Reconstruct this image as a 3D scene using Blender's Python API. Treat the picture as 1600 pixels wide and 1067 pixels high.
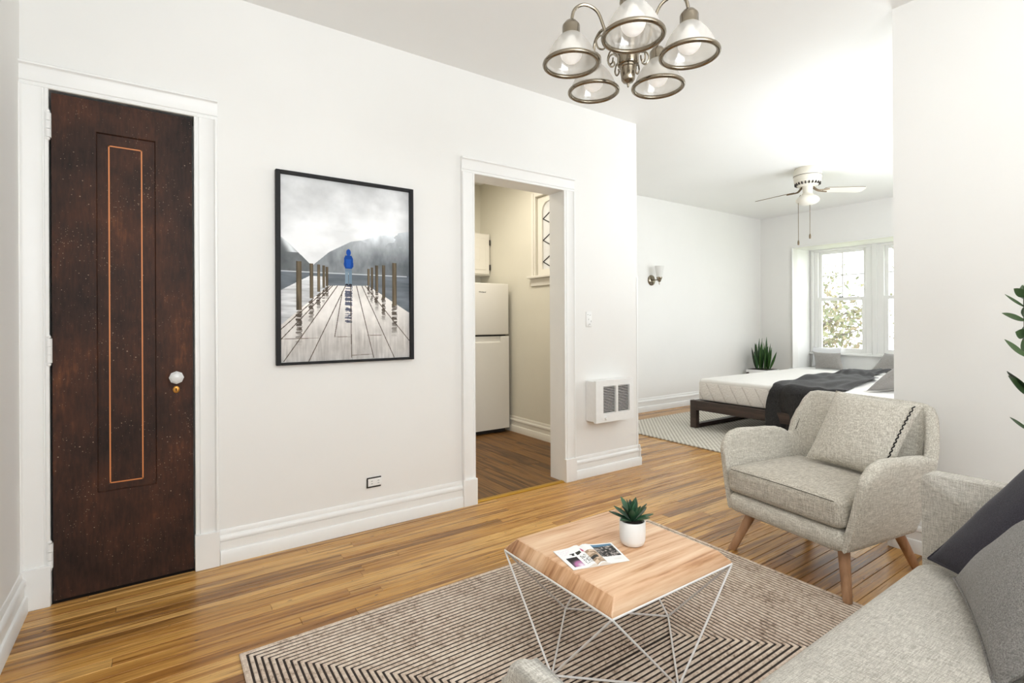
import bpy, bmesh, math, random
import numpy as np
from mathutils import Vector, Matrix, noise as mnoise

for o in list(bpy.data.objects):
    bpy.data.objects.remove(o, do_unlink=True)
SC = bpy.context.scene
COL = SC.collection
random.seed(7)
RNG = random.Random(11)

# ------------------------------------------------------------------ camera
PSI = math.radians(55.3516)
ROLL = math.radians(-0.2697)
FPX = 801.8
fw = Vector((math.cos(PSI), math.sin(PSI), 0))
rt = Vector((math.sin(PSI), -math.cos(PSI), 0))
up = Vector((0, 0, 1))
ax = rt * math.cos(ROLL) + up * math.sin(ROLL)
ay = up * math.cos(ROLL) - rt * math.sin(ROLL)
cam = bpy.data.cameras.new('camera')
co = bpy.data.objects.new('camera', cam)
COL.objects.link(co)
M = Matrix.Identity(4)
for i in range(3):
    M[i][0], M[i][1], M[i][2] = ax[i], ay[i], -fw[i]
M[0][3], M[1][3], M[2][3] = 0, 0, 1.15
co.matrix_world = M
cam.sensor_fit = 'HORIZONTAL'
cam.sensor_width = 36
cam.lens = FPX / 1600 * 36
cam.shift_y = -(533.5 - 502.58) / 1600
cam.clip_start = 0.02
SC.camera = co

# ------------------------------------------------------------------ world, lights, exposure
world = bpy.data.worlds.new('sky')
SC.world = world
world.use_nodes = True
bg = world.node_tree.nodes['Background']
bg.inputs[0].default_value = (0.92, 0.965, 1.0, 1)
bg.inputs[1].default_value = 5.5


def area(name, loc, rot, sx, sy, power, color=(1, 1, 1), portal=False):
    l = bpy.data.lights.new(name, 'AREA')
    l.shape = 'RECTANGLE'
    l.size, l.size_y, l.energy, l.color = sx, sy, power, color
    if portal:
        l.cycles.is_portal = True
    o = bpy.data.objects.new(name, l)
    o.location, o.rotation_euler = loc, rot
    COL.objects.link(o)
    return o


H90 = math.pi / 2
# daylight openings: portals only guide the sky light through the windows
area('window_portal', (8.42, 2.62, 1.43), (0, H90, 0), 1.7, 2.7, 1, portal=True)
area('rear_window_portal', (0.65, -1.44, 1.5), (H90, 0, 0), 1.8, 1.6, 1, portal=True)
# added fill lamps: at the rear windows, along the bedroom side, under both ceilings
area('rear_daylight_fill', (0.8, -1.25, 1.6), (H90 + 0.2, 0, 0), 1.8, 1.5, 10, (0.90, 0.955, 1))  # added lamp reinforcing the sky light of the rear windows
area('living_ceiling_fill', (0.9, -0.75, 1.75), (math.pi - 0.25, 0, 0), 2.4, 0.9, 50, (0.90, 0.955, 1))  # added lamp aimed up to brighten the living room ceiling
area('bedroom_side_fill', (5.4, 0.98, 1.5), (H90 + 0.1, 0, 0), 2.4, 1.2, 34, (0.90, 0.955, 1))  # added lamp in front of a solid wall, no window there
area('bedroom_ceiling_fill', (5.0, 1.25, 1.6), (math.pi - 0.3, 0, 0), 2.6, 0.5, 36, (0.90, 0.955, 1))  # added lamp aimed up to brighten the bedroom ceiling
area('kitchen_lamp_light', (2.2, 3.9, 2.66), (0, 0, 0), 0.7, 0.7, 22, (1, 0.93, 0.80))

SC.view_settings.view_transform = 'Standard'
SC.view_settings.look = 'None'
SC.view_settings.gamma = 1
SC.view_settings.use_curve_mapping = False
SC.view_settings.exposure = -0.07


# ------------------------------------------------------------------ materials
def lin(c):
    r = []
    for v in c:
        v = v / 255
        r.append(v / 12.92 if v <= 0.04045 else ((v + 0.055) / 1.055) ** 2.4)
    return (*r, 1)


class NT:
    def __init__(s, name):
        s.m = bpy.data.materials.new(name)
        s.m.use_nodes = True
        s.t = s.m.node_tree
        s.b = s.t.nodes['Principled BSDF']
        s.out = s.t.nodes['Material Output']

    def n(s, typ, **kw):
        nd = s.t.nodes.new(typ)
        for k, v in kw.items():
            if k.startswith('i_'):
                key = k[2:]
                key = int(key) if key.isdigit() else key
                nd.inputs[key].default_value = v
            else:
                setattr(nd, k, v)
        return nd

    def l(s, a, b):
        s.t.links.new(a, b)

    def coords(s, scale=(1, 1, 1), kind='Object', rot=(0, 0, 0)):
        tc = s.n('ShaderNodeTexCoord')
        mp = s.n('ShaderNodeMapping')
        mp.inputs['Scale'].default_value = scale
        mp.inputs['Rotation'].default_value = rot
        s.l(tc.outputs[kind], mp.inputs[0])
        return mp.outputs[0]

    def noise(s, scale=5, stretch=(1, 1, 1), detail=4, rough=0.55, rot=(0, 0, 0), kind='Object'):
        nz = s.n('ShaderNodeTexNoise')
        nz.inputs['Scale'].default_value = scale
        nz.inputs['Detail'].default_value = detail
        nz.inputs['Roughness'].default_value = rough
        s.l(s.coords(stretch, kind, rot), nz.inputs['Vector'])
        return nz.outputs['Fac']

    def ramp(s, fac, stops):
        r = s.n('ShaderNodeValToRGB')
        e = r.color_ramp.elements
        while len(e) < len(stops):
            e.new(0.5)
        for i, (p, c) in enumerate(stops):
            e[i].position = p
            e[i].color = c
        s.l(fac, r.inputs[0])
        return r.outputs[0]

    def mix(s, fac, a, b, mode='MIX'):
        m = s.n('ShaderNodeMix', data_type='RGBA', blend_type=mode)
        for sock, v in ((m.inputs[0], fac), (m.inputs[6], a), (m.inputs[7], b)):
            if hasattr(v, 'links'):
                s.l(v, sock)
            else:
                sock.default_value = v
        return m.outputs[2]

    def math(s, op, a, b=0.0):
        m = s.n('ShaderNodeMath', operation=op)
        for i, v in enumerate((a, b)):
            if hasattr(v, 'links'):
                s.l(v, m.inputs[i])
            else:
                m.inputs[i].default_value = v
        return m.outputs[0]

    def bump(s, h, strength=0.2, dist=0.01):
        b = s.n('ShaderNodeBump')
        b.inputs['Strength'].default_value = strength
        b.inputs['Distance'].default_value = dist
        s.l(h, b.inputs['Height'])
        s.l(b.outputs[0], s.b.inputs['Normal'])


def plain(name, c, rough=0.5, metal=0.0, var=0.06, nscale=8, bump=0.0, bscale=60, spec=0.5, coat=0):
    t = NT(name)
    base = lin(c)
    dark = tuple(v * (1 - var) for v in base[:3]) + (1,)
    t.l(t.ramp(t.noise(nscale), [(0.3, dark), (0.7, base)]), t.b.inputs['Base Color'])
    t.b.inputs['Roughness'].default_value = rough
    t.b.inputs['Metallic'].default_value = metal
    t.b.inputs['Specular IOR Level'].default_value = spec
    t.b.inputs['Coat Weight'].default_value = coat
    if bump:
        t.bump(t.noise(bscale), bump, 0.004)
    return t.m


def wood(name, cols, axis=0, scale=3.0, stretch=14, rough=0.4, bump=0.08, rings=2.5, lo=0.34, span=0.32, soft=()):
    t = NT(name)
    st = [stretch] * 3
    st[axis] = 0.9
    st2 = [stretch * 4] * 3
    st2[axis] = 2.5
    for k in soft:
        st[k], st2[k] = 0.9, 2.5
    n1 = t.noise(scale, st, 6, 0.6)
    n2 = t.noise(scale, st2, 3, 0.6)
    st3 = [rings * 1.6] * 3
    st3[axis] = 0.5
    n3 = t.noise(scale, st3, 2, 0.5)
    f = t.math('ADD', t.math('MULTIPLY', n1, 0.5), t.math('ADD', t.math('MULTIPLY', n2, 0.25), t.math('MULTIPLY', n3, 0.25)))
    k = len(cols)
    t.l(t.ramp(f, [(lo + span * i / (k - 1), lin(c)) for i, c in enumerate(cols)]), t.b.inputs['Base Color'])
    t.b.inputs['Roughness'].default_value = rough
    t.bump(f, bump, 0.003)
    return t.m


def fabric(name, light, dark, rough=0.95, scale=1.0, bump=0.35, contrast=(0.38, 0.62)):
    """linen: crossed slubby threads from three stretched noises"""
    t = NT(name)
    a = t.noise(28 * scale, (11, 11, 1), 1, 0.5)
    b = t.noise(28 * scale, (11, 1, 11), 1, 0.5)
    c = t.noise(28 * scale, (1, 11, 11), 1, 0.5)
    big = t.noise(9, (1, 1, 1), 3, 0.5)
    f = t.math('MULTIPLY', t.math('ADD', t.math('ADD', a, b), c), 0.333)
    f2 = t.math('ADD', t.math('MULTIPLY', f, 0.95), t.math('MULTIPLY', big, 0.05))
    mid = tuple((x + y) / 2 for x, y in zip(light, dark))
    t.l(t.ramp(f2, [(contrast[0], lin(dark)), (0.5, lin(mid)), (contrast[1], lin(light))]), t.b.inputs['Base Color'])
    t.b.inputs['Roughness'].default_value = rough
    t.b.inputs['Specular IOR Level'].default_value = 0.15
    t.b.inputs['Sheen Weight'].default_value = 0.15
    t.bump(f, bump, 0.004)
    return t.m


def plank_mat(name, cols, rough, stretch=10, axis=0, noise_w=0.45, specks=True):
    """every board its own tone (object random + island random) with grain along it"""
    t = NT(name)
    oi = t.n('ShaderNodeObjectInfo')
    ge = t.n('ShaderNodeNewGeometry')
    r = t.math('FRACT', t.math('ADD', oi.outputs['Random'], ge.outputs['Random Per Island']))
    st = [stretch * 2.2] * 3
    st[axis] = 0.7
    tc = t.n('ShaderNodeNewGeometry')
    mp = t.n('ShaderNodeMapping')
    mp.inputs['Scale'].default_value = st
    t.l(tc.outputs['Position'], mp.inputs[0])
    wn = t.n('ShaderNodeVectorMath', operation='ADD')
    t.l(mp.outputs[0], wn.inputs[0])
    cx = t.n('ShaderNodeCombineXYZ')
    t.l(t.math('MULTIPLY', r, 37.0), cx.inputs[0])
    t.l(t.math('MULTIPLY', r, 11.0), cx.inputs[2])
    t.l(cx.outputs[0], wn.inputs[1])
    nz = t.n('ShaderNodeTexNoise')
    nz.inputs['Scale'].default_value = 2.2
    nz.inputs['Detail'].default_value = 6
    nz.inputs['Roughness'].default_value = 0.62
    t.l(wn.outputs[0], nz.inputs['Vector'])
    g = nz.outputs['Fac']
    f = t.math('ADD', t.math('MULTIPLY', r, 1 - noise_w), t.math('MULTIPLY', t.math('ADD', t.math('MULTIPLY', t.math('SUBTRACT', g, 0.5), 2.2), 0.5), noise_w))
    k = len(cols)
    col = t.ramp(f, [(0.08 + 0.84 * i / (k - 1), lin(c)) for i, c in enumerate(cols)])
    if specks:
        sp = t.n('ShaderNodeTexNoise')
        sp.inputs['Scale'].default_value = 26
        sp.inputs['Detail'].default_value = 2
        mp2 = t.n('ShaderNodeMapping')
        s2 = [3.0, 3.0, 3.0]
        s2[axis] = 0.8
        mp2.inputs['Scale'].default_value = s2
        t.l(tc.outputs['Position'], mp2.inputs[0])
        t.l(mp2.outputs[0], sp.inputs['Vector'])
        m = t.ramp(sp.outputs['Fac'], [(0.70, (0, 0, 0, 1)), (0.76, (1, 1, 1, 1))])
        col = t.mix(m, col, lin((70, 42, 18)))
    t.l(col, t.b.inputs['Base Color'])
    rr = t.math('ADD', t.math('MULTIPLY', g, 0.18), rough)
    t.l(rr, t.b.inputs['Roughness'])
    t.bump(g, 0.06, 0.003)
    return t.m


WALL = plain('white wall paint', (240, 238, 234), 0.55, var=0.03, nscale=1.4, bump=0.12, bscale=9, spec=0.3)
CEIL = plain('white ceiling paint', (242, 241, 238), 0.32, var=0.02, nscale=2, bump=0.16, bscale=5, spec=0.5)
TRIM = plain('white gloss trim paint', (244, 243, 240), 0.35, var=0.03, nscale=5, bump=0.08, bscale=25)
KWALL = plain('cream kitchen paint', (232, 228, 214), 0.6, var=0.05, nscale=2, bump=0.2, bscale=7, spec=0.3)
PAINTED = plain('thick white paint', (244, 243, 240), 0.4, var=0.04, nscale=40)
OAK = plank_mat('golden oak strip', [(106, 66, 28), (158, 106, 47), (208, 157, 84), (132, 85, 38), (224, 176, 104), (162, 110, 51), (200, 149, 78), (114, 73, 32), (188, 136, 67)], 0.2, noise_w=0.28)
VINYL = plank_mat('dark walnut vinyl', [(58, 38, 20), (92, 62, 30), (134, 94, 46), (74, 48, 24), (112, 78, 38)], 0.38, stretch=7, axis=1, noise_w=0.65, specks=False)
GAP = plain('dark floor joint', (44, 26, 12), 0.8)
THRESH = plain('brass threshold', (196, 150, 52), 0.35, metal=0.55)
TABLEWOOD = wood('pinkish oak', [(168, 118, 80), (204, 156, 116), (222, 180, 144), (228, 190, 154), (238, 206, 174)], 0, 2.2, 11, 0.42, lo=0.38, span=0.24)
TABLEEND = wood('pinkish oak end', [(158, 108, 70), (196, 148, 106), (214, 168, 128), (232, 194, 156)], 0, 2.6, 9, 0.5, lo=0.40, span=0.2, soft=(2,))
LEGWOOD = wood('beech leg', [(136, 98, 68), (170, 128, 94), (190, 150, 116)], 2, 3, 8, 0.45)
DARKWOOD = wood('dark walnut frame', [(42, 32, 28), (62, 48, 42), (84, 66, 58)], 1, 3, 10, 0.5)
WHITEMETAL = plain('white powder coat', (240, 238, 236), 0.35, var=0.02)
NICKEL = plain('brushed nickel', (148, 138, 122), 0.2, metal=1.0, var=0.15, nscale=20)
LINEN = fabric('oatmeal linen', (228, 223, 212), (170, 163, 150))
LINEN2 = fabric('oatmeal linen cushion', (230, 225, 214), (174, 167, 154), scale=0.85)
SEATLINEN = fabric('oatmeal linen seat', (218, 211, 198), (154, 146, 133), scale=1.0)
SOFALINEN = fabric('grey beige sofa weave', (214, 209, 199), (156, 150, 140), scale=1.4, bump=0.4)
NAVY = fabric('navy charcoal cloth', (60, 57, 66), (36, 34, 42), scale=1.6, bump=0.2)
GREYCLOTH = fabric('mid grey cloth', (150, 146, 142), (104, 101, 98), scale=1.5, bump=0.3)
PALECLOTH = fabric('pale grey cloth', (176, 172, 168), (142, 138, 134), scale=1.2, bump=0.2)
THROW = fabric('charcoal throw', (66, 64, 63), (36, 35, 35), scale=0.8, bump=0.25)
BLACK = plain('black thread', (22, 20, 20), 0.8)
PIPE = plain('dark seam', (92, 86, 76), 0.9)
DARKFRAME = plain('black frame', (34, 34, 35), 0.6, spec=0.25)
FRIDGE = plain('white fridge enamel', (232, 229, 222), 0.35, var=0.02, nscale=3)
FRIDGEGAP = plain('dark fridge gap', (40, 36, 32), 0.7)
CABINET = plain('cream cabinet paint', (238, 234, 224), 0.45, var=0.03)
DARKMETAL = plain('dark hinge metal', (58, 54, 50), 0.5, metal=0.6)
POT = plain('white ceramic', (246, 245, 243), 0.3, var=0.02)
SOIL = plain('dark soil', (62, 50, 44), 0.95, var=0.5, nscale=60, bump=0.6, bscale=120)
BRASS = plain('worn brass', (206, 148, 70), 0.35, metal=0.75, var=0.25, nscale=60)
BULB = plain('white bulb glass', (250, 248, 244), 0.25, var=0.01)
BULB.node_tree.nodes['Principled BSDF'].inputs['Emission Color'].default_value = (1, 0.97, 0.92, 1)
BULB.node_tree.nodes['Principled BSDF'].inputs['Emission Strength'].default_value = 0.35
FANWHITE = plain('aged white enamel', (226, 220, 206), 0.4, var=0.05)
MUTE = plain('vent shadow and paint chip', (52, 46, 40), 0.8)  # dark shade colour for the vent slots, also used for paint chips
CHAIN = plain('pull chain', (120, 104, 84), 0.4, metal=0.6)
LEAD = plain('lead came', (40, 38, 36), 0.6, metal=0.3)
TRUNK = plain('grey bark', (112, 102, 92), 0.9, var=0.4, nscale=20)


def leaf_mat(name, cols, rough=0.4):
    t = NT(name)
    oi = t.n('ShaderNodeObjectInfo')
    ge = t.n('ShaderNodeNewGeometry')
    r = t.math('FRACT', t.math('ADD', oi.outputs['Random'], ge.outputs['Random Per Island']))
    f = t.math('ADD', t.math('MULTIPLY', r, 0.6), t.math('MULTIPLY', t.noise(14), 0.4))
    t.l(t.ramp(f, [(0.15 + 0.7 * i / (len(cols) - 1), lin(c)) for i, c in enumerate(cols)]), t.b.inputs['Base Color'])
    t.b.inputs['Roughness'].default_value = rough
    return t.m


AGAVE = leaf_mat('agave green', [(22, 48, 36), (44, 84, 58), (70, 112, 78)])
ZZ = leaf_mat('glossy dark leaf', [(34, 52, 30), (52, 74, 42), (84, 106, 68)], 0.35)
SNAKE = leaf_mat('snake plant green', [(14, 34, 14), (36, 74, 30), (74, 112, 52)], 0.4)
TREELEAF = leaf_mat('spring foliage', [(104, 92, 66), (122, 124, 88), (140, 124, 100), (112, 122, 90), (150, 142, 118)], 0.8)


def glass_mat(name, tint=(1, 1, 1, 1), gloss=0.08, frost=0.0):
    t = NT(name)
    tr = t.n('ShaderNodeBsdfTransparent')
    tr.inputs[0].default_value = tint
    gl = t.n('ShaderNodeBsdfGlossy')
    gl.inputs['Roughness'].default_value = 0.05
    mx = t.n('ShaderNodeMixShader')
    mx.inputs[0].default_value = gloss
    t.l(tr.outputs[0], mx.inputs[1])
    t.l(gl.outputs[0], mx.inputs[2])
    src = mx.outputs[0]
    if frost:
        df = t.n('ShaderNodeBsdfDiffuse')
        df.inputs[0].default_value = (0.93, 0.92, 0.9, 1)
        tl = t.n('ShaderNodeBsdfTranslucent')
        tl.inputs[0].default_value = (0.95, 0.94, 0.92, 1)
        m2 = t.n('ShaderNodeMixShader')
        m2.inputs[0].default_value = 0.5
        t.l(df.outputs[0], m2.inputs[1])
        t.l(tl.outputs[0], m2.inputs[2])
        m3 = t.n('ShaderNodeMixShader')
        m3.inputs[0].default_value = frost
        t.l(src, m3.inputs[1])
        t.l(m2.outputs[0], m3.inputs[2])
        src = m3.outputs[0]
    t.l(src, t.out.inputs[0])
    return t.m


GLASS = glass_mat('window glass')
SHADEGLASS = glass_mat('ribbed shade glass', (0.97, 0.96, 0.94, 1), 0.16, 0.28)
FROST = glass_mat('frosted glass', (1, 1, 1, 1), 0.08, 0.9)
CRYSTAL = NT('crystal knob glass')
CRYSTAL.b.inputs['Base Color'].default_value = (0.93, 0.93, 0.92, 1)
CRYSTAL.b.inputs['Roughness'].default_value = 0.08
CRYSTAL.b.inputs['Transmission Weight'].default_value = 0.25
CRYSTAL.b.inputs['Coat Weight'].default_value = 0.6
CRYSTAL = CRYSTAL.m


def door_mat():
    t = NT('old dark varnish')
    n1 = t.noise(3.2, (1, 1, 0.7), 6, 0.62)
    n2 = t.noise(30, (3, 3, 0.5), 4, 0.6)
    f = t.math('ADD', t.math('MULTIPLY', n1, 0.75), t.math('MULTIPLY', n2, 0.25))
    base = t.ramp(f, [(0.36, lin((32, 21, 17))), (0.47, lin((54, 35, 27))), (0.57, lin((74, 45, 32))), (0.68, lin((116, 70, 42)))])
    col = base
    for sc, th, cut in ((46, 0.085, 0.53), (90, 0.10, 0.52)):
        v = t.n('ShaderNodeTexVoronoi')
        v.inputs['Scale'].default_value = sc
        t.l(t.coords((1, 1, 1)), v.inputs['Vector'])
        big = t.noise(3.4 if sc < 60 else 5)
        d = t.math('SUBTRACT', v.outputs['Distance'], t.math('MULTIPLY', t.math('SUBTRACT', big, cut), 0.5))
        m = t.ramp(d, [(th * 0.7, (1, 1, 1, 1)), (th, (0, 0, 0, 1))])
        col = t.mix(m, col, lin((150, 126, 106)))
    t.l(col, t.b.inputs['Base Color'])
    t.b.inputs['Roughness'].default_value = 0.58
    t.b.inputs['Specular IOR Level'].default_value = 0.25
    t.bump(f, 0.15, 0.003)
    return t.m


DOOR = door_mat()
INLAY = plain('orange inlay line', (214, 132, 72), 0.5)


def rug_cord_mat():
    t = NT('mottled wool cord')
    n1 = t.noise(55, (1, 1, 1), 3, 0.7)
    n2 = t.noise(6, (1, 1, 1), 3, 0.5)
    f = t.math('ADD', t.math('MULTIPLY', n1, 0.7), t.math('MULTIPLY', n2, 0.3))
    t.l(t.ramp(f, [(0.35, lin((156, 134, 118))), (0.46, lin((208, 188, 170))), (0.6, lin((230, 214, 198)))]), t.b.inputs['Base Color'])
    t.b.inputs['Roughness'].default_value = 0.95
    t.b.inputs['Specular IOR Level'].default_value = 0.1
    t.bump(n1, 0.5, 0.004)
    return t.m


CORD = rug_cord_mat()
RUGDARK = plain('dark rug ground', (58, 48, 42), 0.95, var=0.4, nscale=90)


def weave_mat(name, light, dark, sx, sy, bump=0.6):
    t = NT(name)
    c = t.coords((sx, sy, 1))
    w1 = t.n('ShaderNodeTexChecker')
    w1.inputs['Scale'].default_value = 1
    t.l(c, w1.inputs[0])
    nz = t.noise(40)
    f = t.math('ADD', t.math('MULTIPLY', w1.outputs['Fac'], 0.55), t.math('MULTIPLY', nz, 0.45))
    t.l(t.ramp(f, [(0.2, lin(dark)), (0.7, lin(light))]), t.b.inputs['Base Color'])
    t.b.inputs['Roughness'].default_value = 0.95
    t.bump(f, bump, 0.006)
    return t.m


RUG2 = weave_mat('cream braided wool', (230, 225, 214), (176, 168, 154), 42, 42)


def mattress_side_mat():
    t = NT('knitted mattress border')
    c = t.coords((1, 1, 1))
    sp = t.n('ShaderNodeSeparateXYZ')
    t.l(c, sp.inputs[0])
    a = t.math('ADD', sp.outputs[1], t.math('MULTIPLY', sp.outputs[2], -0.55))
    saw = t.math('FRACT', t.math('MULTIPLY', a, 7.5))
    line = t.ramp(saw, [(0.0, (0, 0, 0, 1)), (0.1, (1, 1, 1, 1)), (0.92, (1, 1, 1, 1)), (1.0, (0, 0, 0, 1))])
    v = t.n('ShaderNodeTexVoronoi')
    v.inputs['Scale'].default_value = 60
    t.l(c, v.inputs['Vector'])
    f = t.math('ADD', t.math('MULTIPLY', line, 0.6), t.math('MULTIPLY', v.outputs['Distance'], 0.4))
    t.l(t.ramp(f, [(0.1, lin((206, 198, 190))), (0.75, lin((238, 233, 227)))]), t.b.inputs['Base Color'])
    t.b.inputs['Roughness'].default_value = 0.9
    t.bump(f, 0.5, 0.01)
    return t.m


MATSIDE = mattress_side_mat()
MATTOP = plain('white mattress cover', (244, 241, 236), 0.9, var=0.03, nscale=20, bump=0.2, bscale=90)

# ------------------------------------------------------------------ object helpers
WM = {}


def link(o):
    COL.objects.link(o)
    return o


def thing(name, label, cat, loc=(0, 0, 0), rz=0.0, group=None, kind=None):
    o = link(bpy.data.objects.new(name, None))
    o.empty_display_size = 0.1
    o.location = loc
    o.rotation_euler = (0, 0, rz)
    WM[o.name] = Matrix.Translation(loc) @ Matrix.Rotation(rz, 4, 'Z')
    if label:
        o['label'] = label
    if cat:
        o['category'] = cat
    if group:
        o['group'] = group
    if kind:
        o['kind'] = kind
    return o


def smooth(me, ang=40):
    me.polygons.foreach_set('use_smooth', [True] * len(me.polygons))
    a = math.radians(ang)
    bm = bmesh.new()
    bm.from_mesh(me)
    for e in bm.edges:
        if len(e.link_faces) == 2:
            e.smooth = e.calc_face_angle(0) < a
    bm.to_mesh(me)
    bm.free()


def obj(name, bm, mats, parent=None, local=False, ang=40, label=None, cat=None, group=None, kind=None, recalc=True):
    """link bm as ONE mesh object; verts are in world space unless local"""
    me = bpy.data.meshes.new(name)
    o = bpy.data.objects.new(name, me)
    if recalc:
        bmesh.ops.recalc_face_normals(bm, faces=bm.faces)
    if parent is not None:
        if not local:
            bm.transform(WM[parent.name].inverted())
    elif not local:
        xs = [v.co for v in bm.verts]
        lo = Vector((min(v.x for v in xs), min(v.y for v in xs), min(v.z for v in xs)))
        hi = Vector((max(v.x for v in xs), max(v.y for v in xs), max(v.z for v in xs)))
        c = Vector(((lo.x + hi.x) / 2, (lo.y + hi.y) / 2, lo.z))
        bm.transform(Matrix.Translation(-c))
        o.location = c
    bm.to_mesh(me)
    bm.free()
    for m in (mats if isinstance(mats, (list, tuple)) else [mats]):
        me.materials.append(m)
    if ang:
        smooth(me, ang)
    link(o)
    if parent is not None:
        o.parent = parent
        WM[o.name] = WM[parent.name].copy()
    else:
        WM[o.name] = Matrix.Translation(o.location)
    if label:
        o['label'] = label
    if cat:
        o['category'] = cat
    if group:
        o['group'] = group
    if kind:
        o['kind'] = kind
    return o


def struct(name, bm, mats, parent=None, label=None, ang=40):
    return obj(name, bm, mats, parent, ang=ang, kind='structure' if parent is None else None, label=label)


def B():
    return bmesh.new()


def box(bm, x0, x1, y0, y1, z0, z1, bev=0.0, seg=2, mat=0, M=None):
    vs = [bm.verts.new((x, y, z)) for z in (z0, z1) for y in (y0, y1) for x in (x0, x1)]
    fs = [(0, 2, 3, 1), (4, 5, 7, 6), (0, 1, 5, 4), (2, 6, 7, 3), (0, 4, 6, 2), (1, 3, 7, 5)]
    faces = [bm.faces.new([vs[i] for i in f]) for f in fs]
    for f in faces:
        f.material_index = mat
    if bev > 0:
        es = list({e for f in faces for e in f.edges})
        r = bmesh.ops.bevel(bm, geom=es, offset=bev, segments=seg, profile=0.5, affect='EDGES', clamp_overlap=True)
        vs = list({v for f in r['faces'] for v in f.verts} | {v for f in faces if f.is_valid for v in f.verts})
        for f in r['faces']:
            f.material_index = mat
    if M is not None:
        bmesh.ops.transform(bm, matrix=M, verts=vs)
    return vs


def frame_at(d):
    d = d.normalized()
    a = Vector((0, 0, 1)) if abs(d.z) < 0.95 else Vector((1, 0, 0))
    x = d.cross(a).normalized()
    return x, d.cross(x).normalized()


def tube(bm, pts, r, seg=10, cap=True, mat=0):
    pts = [Vector(p) for p in pts]
    rs = r if isinstance(r, (list, tuple)) else [r] * len(pts)
    rings = []
    px = None
    for i, p in enumerate(pts):
        d = (pts[min(i + 1, len(pts) - 1)] - pts[max(i - 1, 0)])
        if d.length < 1e-9:
            d = Vector((0, 0, 1))
        d.normalize()
        if px is None:
            x, y = frame_at(d)
        else:
            x = (px - d * px.dot(d)).normalized()
            y = d.cross(x)
        px = x
        rings.append([bm.verts.new(p + (x * math.cos(t) + y * math.sin(t)) * rs[i]) for t in [2 * math.pi * k / seg for k in range(seg)]])
    for a, b in zip(rings, rings[1:]):
        for k in range(seg):
            f = bm.faces.new((a[k], a[(k + 1) % seg], b[(k + 1) % seg], b[k]))
            f.material_index = mat
    if cap:
        for rr in (rings[0][::-1], rings[-1]):
            f = bm.faces.new(rr)
            f.material_index = mat


def lathe(bm, prof, c=(0, 0, 0), seg=32, mat=0, M=None, rib=0.0):
    """prof: list of (r,z); r==0 ends close"""
    rings = []
    c = Vector(c)
    for r, z in prof:
        if r <= 1e-6:
            v = Vector((0, 0, z))
            rings.append([bm.verts.new((M @ v if M else v) + c)])
        else:
            ring = []
            for k in range(seg):
                t = 2 * math.pi * k / seg
                q = r * (1 + (rib if k % 2 else 0))
                v = Vector((q * math.cos(t), q * math.sin(t), z))
                ring.append(bm.verts.new((M @ v if M else v) + c))
            rings.append(ring)
    for a, b in zip(rings, rings[1:]):
        if len(a) == 1 and len(b) == 1:
            continue
        for k in range(seg):
            k2 = (k + 1) % seg
            if len(a) == 1:
                f = bm.faces.new((a[0], b[k2], b[k]))
            elif len(b) == 1:
                f = bm.faces.new((a[k], a[k2], b[0]))
            else:
                f = bm.faces.new((a[k], a[k2], b[k2], b[k]))
            f.material_index = mat


def prism(bm, prof, p0, p1, udir, vdir=(0, 0, 1), mat=0):
    """extrude a 2D profile (u,v) from p0 to p1"""
    u, v = Vector(udir), Vector(vdir)
    a = [bm.verts.new(Vector(p0) + u * s + v * t) for s, t in prof]
    b = [bm.verts.new(Vector(p1) + u * s + v * t) for s, t in prof]
    n = len(prof)
    fs = [bm.faces.new((a[i], a[(i + 1) % n], b[(i + 1) % n], b[i])) for i in range(n)]
    fs += [bm.faces.new(a[::-1]), bm.faces.new(b)]
    for f in fs:
        f.material_index = mat


def grid_surface(bm, fn, nu, nv, closed_u=False, closed_v=False, mat=0):
    vs = [[bm.verts.new(fn(i, j)) for j in range(nv)] for i in range(nu)]
    for i in range(nu if closed_u else nu - 1):
        for j in range(nv if closed_v else nv - 1):
            i2, j2 = (i + 1) % nu, (j + 1) % nv
            f = bm.faces.new((vs[i][j], vs[i2][j], vs[i2][j2], vs[i][j2]))
            f.material_index = mat
    return vs


def interp(tab, x):
    if x <= tab[0][0]:
        return tab[0][1]
    for (a, b), (c, d) in zip(tab, tab[1:]):
        if x <= c:
            t = (x - a) / (c - a)
            t = t * t * (3 - 2 * t)
            return b + (d - b) * t
    return tab[-1][1]


def spline(pts, n):
    """Catmull-Rom through pts"""
    pts = [Vector(p) for p in pts]
    P = [2 * pts[0] - pts[1]] + pts + [2 * pts[-1] - pts[-2]]
    out = []
    m = len(pts) - 1
    for k in range(n + 1):
        t = k / n * m
        i = min(int(t), m - 1)
        t -= i
        a, b, c, d = P[i:i + 4]
        out.append(0.5 * ((2 * b) + (c - a) * t + (2 * a - 5 * b + 4 * c - d) * t * t + (3 * b - a - 3 * c + d) * t ** 3))
    return out


def image_mat(name, arr, rough=0.4, coat=0.0):
    """arr: h x w x 3 sRGB 0..255, row 0 at the top; drawn here in code"""
    h, w = arr.shape[:2]
    img = bpy.data.images.new(name, w, h)
    px = np.ones((h, w, 4), np.float32)
    px[..., :3] = np.clip(arr[::-1], 0, 255) / 255
    img.pixels.foreach_set(px.ravel())
    img.update()
    img.pack()
    t = NT(name)
    ti = t.n('ShaderNodeTexImage')
    ti.image = img
    t.l(ti.outputs[0], t.b.inputs['Base Color'])
    t.b.inputs['Roughness'].default_value = rough
    t.b.inputs['Specular IOR Level'].default_value = 0.2
    t.b.inputs['Coat Weight'].default_value = coat
    return t.m


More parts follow.
